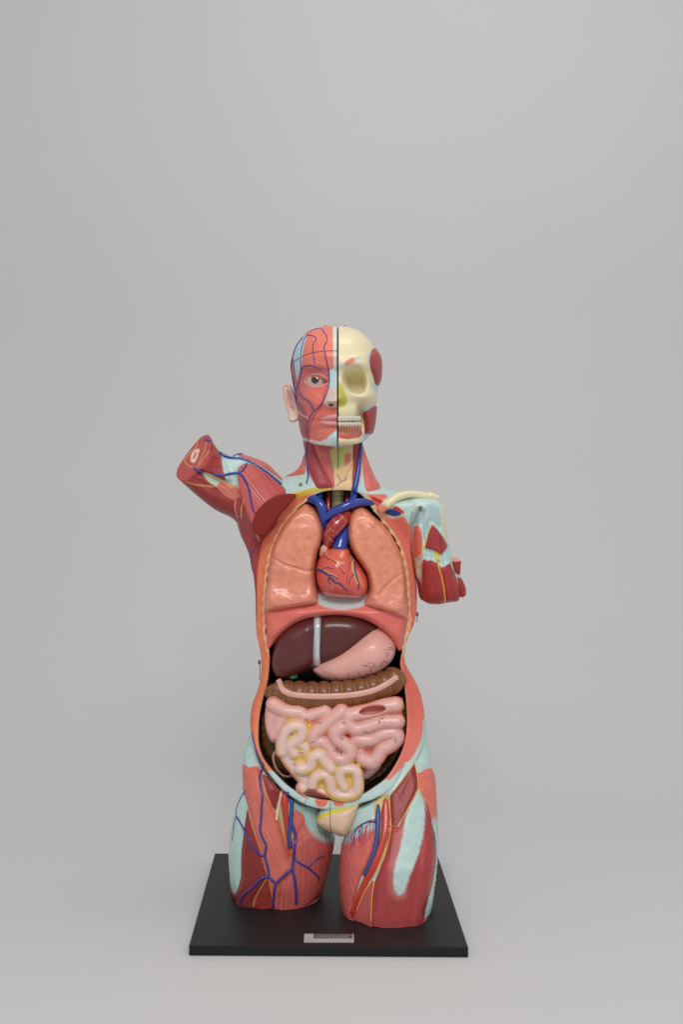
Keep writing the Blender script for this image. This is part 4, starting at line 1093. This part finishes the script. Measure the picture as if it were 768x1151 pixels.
# ---- diaphragm: a curved shelf that stays part of the torso
DIA = [(296,668),(320,664),(380,660),(440,664),(461,668),(461,690),(457,712),(453.4,730),(449,733.5),(444,727),(439,719),(431.5,711),(424.7,705.5),(416,700.5),(407.5,697),(396,694.5),(384.6,693),(372,693),(361.7,693.7),(350,695.6),(338.8,699),(329.5,704),(321.6,710.4),(314,718),(307,726),(301.5,732),(298.5,728),(298,710)]
def paint_dia(p):
    p.fill([(352,668),(412,668),(415,676),(405,682.5),(385,685),(366,682.5),(356,677)], (196,210,206), 1.6)
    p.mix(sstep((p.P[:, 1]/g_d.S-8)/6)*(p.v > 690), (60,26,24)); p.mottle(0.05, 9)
g_d = Grid((292, 466), (656, 738), (-44, 50), 0.9, -0.03)
d_ = g_d.sd(DIA, -18.0); top = sstep((690-g_d.V)/24)*18
f_ = inflate(g_d, d_, -4, 24, 14, 10, -top-6*sstep((np.abs(g_d.U-378)-40)/40)+3*sstep((g_d.V-712)/12)*0, 5)
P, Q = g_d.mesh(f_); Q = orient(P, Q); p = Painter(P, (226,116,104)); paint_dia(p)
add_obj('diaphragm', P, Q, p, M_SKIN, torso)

# ---- lungs
LL = [(343,565),(350,568),(356,573),(361.5,582),(364.6,594),(364.8,602),(362,612),(358.4,620),(356,633),(355.4,644),(356.2,655),(359,673),(357,677),(347.4,678.6),(336,680.8),(324.4,682.8),(310,684.6),(300.3,685),(298.4,680),(299,665),(301.5,644.6),(303.2,629),(307,612.5),(317.6,591.5),(325.2,580.8),(333,573)]
RL = [(400,569.5),(406,568),(412,571.5),(420,579),(431.5,589),(439.5,600),(446.3,612),(451.5,623.5),(455,636),(457,650),(457.8,664.7),(458,685),(458,694),(452,693),(442,689.4),(433,686.4),(424.7,683.6),(415,681),(408.6,678.6),(408,675),(411,670),(413.8,662),(413.6,655),(411.5,645),(406,636),(400.4,627.4),(396,620),(391.6,611),(389.6,599),(391,584),(395,574)]
def paint_lung(lines, pinkv):
    def f(p):
        q = n2(p.u/5.5, p.v/6.5)+0.6*n2(p.u/2.4+7, p.v/2.6)
        p.mix((q-0.7)*0.7, (204,118,102)); p.mix((0.7-q)*0.5, (240,164,132))
        p.mix(sstep((p.v-pinkv)/26)*0.45, (222,136,118))
        gx = np.maximum(sstep(1-np.abs((p.u+p.v*0.15) % 11-5.5)/0.8), sstep(1-np.abs((p.v-p.u*0.1) % 9.5-4.7)/0.8))
        p.mix(gx*0.3*n2(p.u/8, p.v/8), (170,100,92))
        for l in lines: p.line(l, 0.9, (170,92,80), 0.6, 0.7)
        r = random.Random(5)
        for k in range(26):
            x = r.uniform(300, 458); y = r.uniform(585, 690); p.line([(x,y),(x+r.uniform(-2,3),y+r.uniform(-1,2)),(x+r.uniform(2,5),y+r.uniform(-2,3))], 0.5, (176,104,92), 0.4, 0.45, smooth=2)
    return f
g_ = Grid((292, 372), (558, 692), (-52, 60), 0.8, -0.02)
organ('lung', LL, g_, 0, 30, 44, 7.5, lambda g: 2.0*n2(g.U/16, g.V/16)+0.8*n2(g.U/6, g.V/6)-5*ga(g.U, g.V, 345, 566, 16, 16)+4*sstep((g.V-650)/30)-1.6*np.exp(-0.5*(seg_dist(g.U, g.V, [(306,625),(322,634),(344,641),(357,641)])/0.9)**2), K['lung'], M_LUNG,
      paint_lung([[(307,626),(314,631),(324,635),(340,638.5),(356,640)]], 640), 'salmon lung left of the heart, with one curved fissure line across it', 'lung', 'pair of lungs in the open chest')
g_ = Grid((384, 464), (560, 700), (-52, 60), 0.8, -0.02)
organ('lung', RL, g_, 0, 30, 44, 7.5, lambda g: 2.0*n2(g.U/16, g.V/16)+0.8*n2(g.U/6, g.V/6)-5*ga(g.U, g.V, 406, 568, 16, 16)+4*sstep((g.V-655)/30)-1.2*np.exp(-0.5*(seg_dist(g.U, g.V, [(456,640),(440,652),(424,668)])/0.9)**2), K['lung'], M_LUNG,
      paint_lung([[(446,645),(438,652),(430,662),(425,668)]], 650), 'salmon lung right of the heart, notched on the side where the heart lies', 'lung', 'pair of lungs in the open chest')

# ---- heart with its great vessels
HT = [(373,615),(382,613.5),(390.6,615.2),(396,624.6),(401,631),(405.6,637),(411.5,646.5),(413.8,655.5),(412.6,664.5),(407,671),(396,672.6),(379.8,671.8),(365.8,668.4),(359.4,662),(355.6,650.4),(355.4,637.5),(359.6,626),(365.8,619.5)]
def paint_heart(p):
    p.mix(sstep((632-p.v)/16)*0.6, (232,120,82)); p.mix(sstep((p.v-655)/16)*0.4, (200,92,92))
    p.line([(366,622),(370,628),(378,631),(386,633)], 2.2, (236,176,110), 1.2, 0.7)
    p.line([(356,639),(363,640.5),(370,645),(378,648)], 3.0, (236,156,96), 1.5, 0.7)
    p.line([(395.5,627),(397,637),(400,647),(403,655)], 3.2, (234,196,120), 1.2, 0.8)
    p.line([(357,655),(364,660),(374,661)], 1.4, (236,190,110), 0.8, 0.7)
    p.line([(361,623.5),(368,628),(376,631.5),(383,640),(388,645)], 1.0, (150,50,44), 0.5, 0.8)
    p.line([(402,642),(406,652),(409,660)], 2.4, (236,140,92), 1.5, 0.6)
    p.fibers(0.5, 0.18, 2.0); p.mottle(0.08, 5)
g_h = Grid((350, 420), (606, 680), (-62, 20), 0.7, -0.05)
heart, HM = organ('heart', HT, g_h, -14, 34, 26, 26, lambda g: 1.5*np.exp(-0.5*(seg_dist(g.U, g.V, [(395,625),(399,645),(404,660)])/3)**2)*-1+0.8*n2(g.U/9, g.V/9), K['heart'], M_GLOSS, paint_heart,
      'red heart between the two lungs, with blue and yellow vessels on its front', 'heart')
h_tree = bvh([HM])
vessel('coronary_vein', [([(355.8,640),(361,641.5),(367,645),(371,648.5),(376,654),(382,656),(387,661),(391,664)], 1.5, 0.5), ([(369,646.6),(374,647),(380,651)], 0.8, 0.4), ([(370,648),(369.5,653),(371.5,657)], 0.7, 0.35), ([(360,640.5),(368,638),(375,640)], 0.5, 0.3)], 1.2, (52,52,110), heart, h_tree, M_VESSEL, 0.4)
vessel('coronary_vein', [([(399,632),(399,640),(401,648),(403.5,656),(403,663)], 1.3, 0.5), ([(398,645),(394,650),(392,658)], 0.5, 0.3)], 1.2, (52,58,120), heart, h_tree, M_VESSEL, 0.4)
vessel('coronary_artery', [([(364,622),(370,628),(377,631.5),(383,640),(388,646)], 0.6, 0.4), ([(396,627),(394,634),(391,644),(390,656)], 0.5, 0.3), ([(357,655.5),(364,660),(373,661)], 0.6, 0.4)], 0.6, (160,46,40), heart, h_tree, M_VESSEL, 0.3)
def paint_aorta(p):
    s = p.u*0.72+p.v*0.7; t = p.u*0.7-p.v*0.72
    net = np.maximum(sstep(1-np.abs((s+1.2*n1(t*0.4)) % 8.5-4.2)/0.75), sstep(1-np.abs((t+1.2*n1(s*0.4)) % 9.0-4.5)/0.75))
    p.mix(net*0.6, (222,150,120)); p.mottle(0.1, 4)
tube3('aorta', [(369,612,-.030),(370,604,-.036),(375,594,-.040),(382,586,-.036),(388.5,579,-.024),(391,573,-.006)], [5.4,6.6,8.6,8.8,7.0,4.5], (158,38,34), heart, M_GLOSS, 26, 8, paint=paint_aorta)
tube3('pulmonary_trunk', [(381.5,617,-.034),(384,607,-.030),(387.5,598,-.022),(391,589,-.008)], [8.8,7.6,6.8,6.0], K['blue'], heart, M_GLOSS, 24)
tube3('caval_vein', [(343,560.5,-.012),(350,560.2,-.020),(357.5,563.5,-.028),(362,571,-.032),(364,581,-.030),(366,592,-.020),(367,602,-.008)], [4.6,5.2,5.4,5.6,5.4,5.0,4.6], K['blue'], heart, M_GLOSS, 20)
tube3('arm_head_vein', [(366,583,-.030),(373,577,-.036),(383,571.6,-.038),(393,567,-.036),(403,564.4,-.030),(413,564.6,-.022),(424,566.6,-.016)], [4.6,4.9,4.9,5.0,4.6,4.0,3.2], K['blue'], heart, M_GLOSS, 20)
tube3('neck_root_vein', [(393,567,-.034),(397,560,-.028),(399,551,-.016)], [4.2,4.0,3.8], K['blue'], heart, M_GLOSS, 16)
tube3('neck_root_vein', [(358,564,-.026),(359.5,557,-.018),(360,550,-.006)], [3.6,3.4,3.2], (40,60,130), heart, M_GLOSS, 16)
tube3('neck_artery', [(370,577,-.016),(369,566,-.012),(369.5,553,-.002)], [2.4,2.4,2.2], (168,40,36), heart, M_GLOSS, 14)
tube3('neck_artery', [(388,575,-.010),(390,563,-.006),(391.5,553,0.0)], [2.4,2.3,2.1], (150,36,34), heart, M_GLOSS, 14)
tube3('neck_artery', [(392,574,-.008),(404,570,-.006),(420,561.5,-.012)], [2.2,2.1,1.8], (186,44,36), heart, M_GLOSS, 14)
tube3('heart_ear', [(361.5,625,-.024),(364.5,617.5,-.030),(368,611.5,-.028)], [2.6,4.6,3.0], (226,168,146), heart, M_SKIN, 16)
tube3('thyroid_vein', [(405,553,-.014),(400,552,-.02),(395,555,-.026)], [2.2,2.2,1.8], (66,96,60), heart, M_GLOSS, 12)

# ---- liver
LV = [(310,719),(315,709),(324,700),(336,694),(347.4,690),(360,687.5),(376,686.5),(393,687.5),(409,692),(421,699),(427,708),(419,716),(410.4,722),(403,729),(396,735),(387,740),(378.9,743.2),(368,746),(358.8,748.4),(348,752),(338.8,756),(330,760),(321.6,762),(313,761),(308.4,757),(305.6,748),(305.8,738)]
def paint_liver(p):
    p.mix(sstep((352-p.u)/4)*0.35, (104,46,48)); p.mottle(0.10, 10)
g_l = Grid((298, 432), (686, 768), (-48, 44), 0.8, -0.02)
liver, LM2 = organ('liver', LV, g_l, 2, 27, 34, 18, lambda g: -3*np.exp(-0.5*((g.U-356.5+0.05*(g.V-720))/3.2)**2)+2*sstep((352-g.U)/8)+1.0*n2(g.U/18, g.V/18), K['liver'], mat('liver_plastic', 0.34, 0.2, 0.4, 0.08, 60, 0.12, 140), paint_liver, 'dark maroon glossy liver under the pink dome, with a pale blue band', 'liver')
liv_tree = bvh([LM2])
def band():
    c = cr([(357.4,693),(357,704),(356.4,718),(355.8,732),(355.2,747)], 8, False)
    X = on_surface(liv_tree, c, 0.0)
    P, T = tri_join([tube_mesh(X, 4.9*0.0015, 16, 0.42)]); p = Painter(P, (186,195,200))
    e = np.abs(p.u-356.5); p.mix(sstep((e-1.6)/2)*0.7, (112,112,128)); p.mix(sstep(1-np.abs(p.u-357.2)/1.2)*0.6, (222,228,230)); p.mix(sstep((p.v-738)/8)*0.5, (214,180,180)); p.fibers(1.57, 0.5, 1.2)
    add_obj('liver_ligament', P, T, p, M_GLOSS, liver)
band()
tube3('gall_bladder', [(325,760,-.016),(329,761.5,-.022),(334,760,-.018)], [2.0,2.6,1.8], (44,96,62), liver, M_GLOSS, 14)

# ---- stomach
ST = [(412,700),(423,700),(432,705),(439,712),(444.5,721),(444.5,732),(441,741),(434,749),(425,756),(415,761),(404.7,764.4),(393,766.6),(381.7,767),(370,765),(361.7,761.7),(355,757),(351,752.6),(352,746),(360,738),(380,726),(396,712)]
def paint_st(p): p.mix(n2(p.u/9, p.v/9)*0.25, (236,186,172)); p.mix(sstep((p.v-752)/12)*0.35, (214,146,140)); p.mottle(0.05, 6)
g_s = Grid((345, 450), (694, 774), (-52, 44), 0.8, -0.02)
st, SM = organ('stomach', ST, g_s, 4, 34, 30, 24, lambda g: 5*ga(g.U, g.V, 420, 738, 20, 16)-9*sstep(((385-g.U)*0.5+(742-g.V))/26)+0.7*n2(g.U/10, g.V/10), K['stomach'], M_GUT, paint_st, 'pale pink stomach curving out from under the dark liver', 'stomach')
st_tree = bvh([SM]); r5 = random.Random(11); ln = []
for (x, y) in ((370,764),(376,761),(384,765),(391,761),(397,763),(404,759),(411,757),(417,753),(421,748),(427,749),(432,742),(436,737),(437,730),(440,728),(413,748)):
    for k in range(3):
        a = r5.uniform(0, 6.28); q = [(x,y)]
        for s in range(3): a += r5.uniform(-.8,.8); q.append((q[-1][0]+1.9*math.cos(a), q[-1][1]+1.7*math.sin(a)))
        ln.append((q, 0.28, 0.16))
    vessel('surface_vessel', ln, 0.4, (132,84,96), st, st_tree, M_VESSEL, 0.4, 6, 3); ln = []

# ---- transverse colon, a pouched tube
def colon_tube(name, pts, rad, period, colour, parent=None, phase=0.0, squash=1.0):
    c = cr(pts, 26, False); C = np.array([W(a, b, y) for a, b, y in c])
    L = np.concatenate([[0], np.cumsum(np.hypot(np.diff(c[:, 0]), np.diff(c[:, 1])))])
    r0 = np.interp(np.linspace(0, len(pts)-1, len(c)), np.arange(len(pts)), rad)
    sh = 1.0; n = 48
    P, Q, c0, c1 = tube_mesh(C, r0*0.0015, n, squash)
    th = np.tile(np.linspace(0, 2*np.pi, n, endpoint=False), len(c)); s = np.repeat(L, n)
    upper = np.sin(th*1.0)
    # pouches: two rows slightly out of step
    V = P[:-2].reshape(len(c), n, 3); ctr = C[:, None, :]
    off = np.where(np.cos(np.linspace(0, 2*np.pi, n, endpoint=False)) > 0, 0.0, 0.45)[None, :]
    b = np.abs(np.sin(np.pi*(L[:, None]/period+phase+off)))**0.42
    k = 0.81+0.21*b
    tenia = np.exp(-0.5*((np.linspace(0, 2*np.pi, n, endpoint=False)-1.5*np.pi)/0.33)**2)+np.exp(-0.5*((np.linspace(0, 2*np.pi, n, endpoint=False)-0.5*np.pi)/0.33)**2)
    k = k-0.07*tenia[None, :]
    endf = np.clip(np.minimum(L, L[-1]-L)/6.0, 0, 1); endf = np.sqrt(1-(1-endf)**2)*0.75+0.25
    V = ctr+(V-ctr)*(k*endf[:, None])[:, :, None]
    P[:-2] = V.reshape(-1, 3)
    P, T = tri_join([(P, Q, c0, c1)])
    p = Painter(P, colour); bb = np.concatenate([b.ravel(), [1, 1]])
    p.mix(sstep((0.46-bb)/0.22)*0.85, (170,144,86)); p.mix((bb > 0.9)*0.25, (128,88,52)); p.mottle(0.10, 5)
    return P, T, p
P, T, p = colon_tube('large_intestine', [(306,771,-.012),(309,776.5,-.018),(320,780.5,-.026),(336,782,-.032),(358,782.6,-.034),(380,781.6,-.036),(400,779.4,-.036),(420,774.4,-.032),(434,769,-.026),(444,762.5,-.018),(450,757,-.010)], [9,13,16,16.4,16.4,16.2,16,15.6,15.4,14.4,11], 14.0, K['colon'])
M_COLON = mat('colon_plastic', 0.34, 0.15, 0.45, 0.08, 80, 0.08, 160)
colon = add_obj('large_intestine', P, T, p, M_COLON, None); tag(colon, 'brown pouched bowel lying across the belly under the stomach, with a pink stripe', 'large intestine')
c_tree = bvh([(P, T)])
def tenia():
    c = cr([(313,764.5),(316,772),(320,777.3),(330,780.8),(345,782.4),(362,783),(385,782.2),(403,780.2),(420,776.2),(434,769.6),(446.5,761)], 8, False)
    X = on_surface(c_tree, c, 0.0)
    for _ in range(6): X[1:-1] = (X[:-2]+2*X[1:-1]+X[2:])/4
    P, T = tri_join([tube_mesh(X, 3.3*0.0015, 14, 0.45)]); p = Painter(P, (222,168,156)); p.mottle(0.06, 5)
    add_obj('bowel_band', P, T, p, M_GUT, colon)
tenia()
# descending limb, blind gut and pouch, seen in the gaps round the small bowel
P, T, p = colon_tube('descending', [(452,790,.012),(453,815,.014),(449,838,.012),(442,856,.008),(430,869,.004),(416,877,.002),(405,880,.006)], [9,10,10,10,10,9.5,7], 9.0, (118,80,48))
add_obj('descending_bowel', P, T, p, M_COLON, colon)
P, T, p = colon_tube('ascending', [(303,800,.014),(302,820,.012),(305,838,.008),(312,850,.004),(320,862,.004),(326,868,.008)], [8,9,9.5,10,9,6], 9.0, (126,94,58))
caec = add_obj('blind_gut', P, T, p, M_COLON, colon)
tube3('cut_ring', [(311,843.5,-.022),(307.4,849,-.024),(308,857.5,-.026),(312,866,-.028),(318,871.4,-.028),(325.5,872.8,-.028),(331.5,868.5,-.024)], [1.5]*7, (222,170,146), colon, M_GUT, 10)
tube3('pelvic_vein', [(342,858,.016),(337,870,.010),(333,880,.004),(330,890,0.0)], [5,5,4.8,4.2], (26,44,104), torso, M_GLOSS, 16)
tube3('pelvic_artery', [(330,860,.014),(324,872,.012),(318,880,.012)], [4.4,4.2,3.6], (110,26,26), torso, M_GLOSS, 16)
tube3('pelvic_vein', [(424,874,.02),(415,884,.012),(404,890,.006)], [4,4.2,4], (26,44,104), torso, M_GLOSS, 16)

# ---- small bowel: smooth-joined loops on a sheet of yellow fat
LOOPS_P = [([(307.5,792.5),(321,799.5),(338,801.5)], 7.2, -30), ([(305.5,800),(305.3,816),(309,829)], 6.4, -24), ([(320,805),(313,815),(309.5,827)], 6.0, -28),
    ([(343,805.5),(353,803),(366,799)], 6.2, -33), ([(384,799),(368,812),(354.5,823),(352.5,832)], 7.4, -38), ([(353,833),(363,833),(370,840),(374,847),(382,852)], 6.8, -38),
    ([(384,816),(376.5,823),(381,831),(391,838),(393.5,845),(388,851.5),(380,851)], 7.4, -41),
    ([(444.5,791.5),(430,794),(416,798.5),(402,801.5),(393,804),(391.5,811),(399,818),(412,816),(430,810.5),(446,810)], 7.4, -38),
    ([(402,830),(416,831),(430,824.5),(442,823),(445.5,828),(440,835),(429,842),(424,850),(417,855.5),(407.5,851.5)], 7.4, -36), ([(405,840),(404,848)], 6, -30), ([(422,862),(415,869),(411,872)], 6.0, -20)]
LOOPS_Y = [([(317.5,843),(318,831),(322,821),(331,815),(339,817),(338.5,827),(331,833),(327.5,838),(331,845)], 6.3, -41), ([(318,836),(322,850),(332,864),(344,878),(349,886)], 6.0, -38),
    ([(338,862),(349,860),(352,850),(359.5,847),(366,855),(372.5,862)], 6.2, -44), ([(351.5,880),(355,871.5),(366,869),(371.5,877),(374,888),(388,892),(400.5,888),(402,874),(398.5,863.5),(385,863.5),(382.5,873),(387,882)], 5.9, -44),
    ([(337,835),(344,839),(342,845)], 4.4, -42), ([(340,884),(350,890),(362,892)], 6.4, -40)]
YPOLY = [(312,836),(313,823),(320,812),(332,806.5),(344,807),(349,820),(353,835.6),(362,843),(371,846.5),(378,857),(390,860),(403,858.6),(406,870),(407.4,882),(404,891.5),(398,896),(389,898.6),(378,897.6),(372,898.6),(358,898),(346,892),(339.5,882.5),(340,876),(330,864.5),(319.5,852)]
PPOLY = [(300,789),(315,789),(345,794),(385,790),(448,785),(453,800),(452,830),(440,846),(424,860),(414,868),(400,860),(376,858),(340,838),(310,832),(302,820)]
def small_bowel():
    g = Grid((292, 460), (780, 904), (-70, 30), 0.85, -0.05)
    dy = g.sd(YPOLY, -28.0); dp = g.sd(PPOLY, -24.0)
    f = smin(inflate(g, dy, -12, 34, 20, 10, 0.0, 5), inflate(g, dp, -10, 27.5, 20, 12, 0.0, 6), 3)
    tp = np.full(g.U.shape, 9.0); ty = np.full(g.U.shape, 9.0)
    for loops, acc in ((LOOPS_P, tp), (LOOPS_Y, ty)):
        for pts, r, w in loops:
            c = cr(pts, 7, False); r = (r*1.21 if acc is tp else r*1.14)+0.4; dd = seg_dist(g.U, g.V, c)
            np.minimum(acc, dd/r, out=acc)
            # an arc in cross-section, following the line in plan
            i, j = np.nonzero(dd < r+4); i0, i1, j0, j1 = i.min(), i.max()+1, j.min(), j.max()+1
            tf = np.sqrt(dd[i0:i1, j0:j1, None]**2+((g.W3-w-r*0.0)*0.82)**2)-r
            f[i0:i1, j0:j1] = smin(f[i0:i1, j0:j1], tf, 1.4)
    # two sawn openings
    for cx, cy, rx, ry, a, dep in ((418.5,796.3,15,4.6,-0.16,9), (355,892,13.5,4.6,0.30,7)):
        x = (g.U-cx)*math.cos(a)+(g.V-cy)*math.sin(a); y = -(g.U-cx)*math.sin(a)+(g.V-cy)*math.cos(a)
        e = (np.sqrt((x/rx)**2+(y/ry)**2)-1)*ry
        f = smax(f, -np.maximum(e[:, :, None]+0*g.W3, g.W3+(36 if cy < 850 else 38)), 1.5)
    P, Q = g.mesh(f); Q = orient(P, Q)
    p = Painter(P, K['gut'])
    def dist(loops):
        a = np.full(len(P), 9.0)
        for pts, r, w in loops: a = np.minimum(a, seg_dist(p.u, p.v, cr(pts, 5, False))/r)
        return a
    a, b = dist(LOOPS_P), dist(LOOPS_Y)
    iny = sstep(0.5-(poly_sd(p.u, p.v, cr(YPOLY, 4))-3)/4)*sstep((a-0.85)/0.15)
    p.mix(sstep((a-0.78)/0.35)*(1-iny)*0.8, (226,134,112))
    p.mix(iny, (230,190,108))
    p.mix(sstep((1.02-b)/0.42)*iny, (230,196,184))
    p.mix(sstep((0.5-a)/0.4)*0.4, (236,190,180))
    for cx, cy, rx, ry, an in ((418.5,796.3,15,4.6,-0.16), (355,892,13.5,4.6,0.30)):
        x = (p.u-cx)*math.cos(an)+(p.v-cy)*math.sin(an); y = -(p.u-cx)*math.sin(an)+(p.v-cy)*math.cos(an)
        e = np.sqrt((x/rx)**2+(y/ry)**2)
        p.mix(sstep((1.0-e)/0.16), (206,100,86)); q = n2(p.u/2.2, p.v/1.4); p.mix(sstep((0.95-e)/0.1)*q*0.6, (226,140,116))
    p.mottle(0.05, 6)
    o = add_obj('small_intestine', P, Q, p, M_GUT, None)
    tag(o, 'coiled pink and yellowish small bowel filling the belly below the brown bowel', 'small intestine')
    tree = bvh([(P, Q)]); r = random.Random(21); red = []; blu = []
    for (x, y) in ((385,829),(383,846),(379,843),(358,812),(387,812),(430,808),(444,832),(415,840),(329,826),(339,846),(331,859),(428,811),(411,822),(352,834),(343,809)):
        for k in range(4):
            a0 = r.uniform(0, 6.28); q = [(x,y)]
            for s in range(3): a0 += r.uniform(-.6,.6); q.append((q[-1][0]+1.5*math.cos(a0), q[-1][1]+1.2*math.sin(a0)))
            blu.append((q, 0.26, 0.14))
        vessel('surface_vessel', blu, 0.4, (124,92,130), o, tree, M_VESSEL, 0.4, 6, 3); blu = []
small_bowel()
# ------------------------------------------------------------------ camera and studio light
cam = bpy.data.cameras.new('camera'); co = bpy.data.objects.new('camera', cam); col_main.objects.link(co)
co.location = CAM; co.rotation_euler = (math.pi/2, 0, 0)
cam.sensor_fit = 'VERTICAL'; cam.sensor_height = 36.0; cam.lens = F/1151.0*36.0
cam.shift_y = (VC-575.5)/1151.0; cam.clip_end = 50; cam.clip_start = 0.05
sc.camera = co
w = bpy.data.worlds.new('World'); sc.world = w; w.use_nodes = True
w.node_tree.nodes['Background'].inputs[0].default_value = (0.975, 0.985, 1.0, 1); w.node_tree.nodes['Background'].inputs[1].default_value = 0.54
def area(name, loc, target, sx, sy, power, colour=(1, 1, 1)):
    l = bpy.data.lights.new(name, 'AREA'); l.shape = 'RECTANGLE'; l.size = sx; l.size_y = sy; l.energy = power; l.color = colour
    o = bpy.data.objects.new(name, l); col_main.objects.link(o); o.location = loc
    o.rotation_euler = (Vector(target)-Vector(loc)).to_track_quat('-Z', 'Y').to_euler()
    return o
area('softbox', (0.10, -2.1, 2.1), (0, 0, 0.55), 1.0, 0.7, 29, (1.0, 0.97, 0.93))
area('backdrop_lamp', (0.45, 0.0, 2.75), (0.25, 1.5, 1.1), 1.3, 0.9, 11, (1.0, 0.95, 0.88))
sc.view_settings.view_transform = 'Standard'; sc.view_settings.look = 'None'
sc.view_settings.exposure = 0.0; sc.view_settings.gamma = 1.0
sc.cycles.use_denoising = True
try: sc.cycles.denoiser = 'OPENIMAGEDENOISE'
except Exception: pass
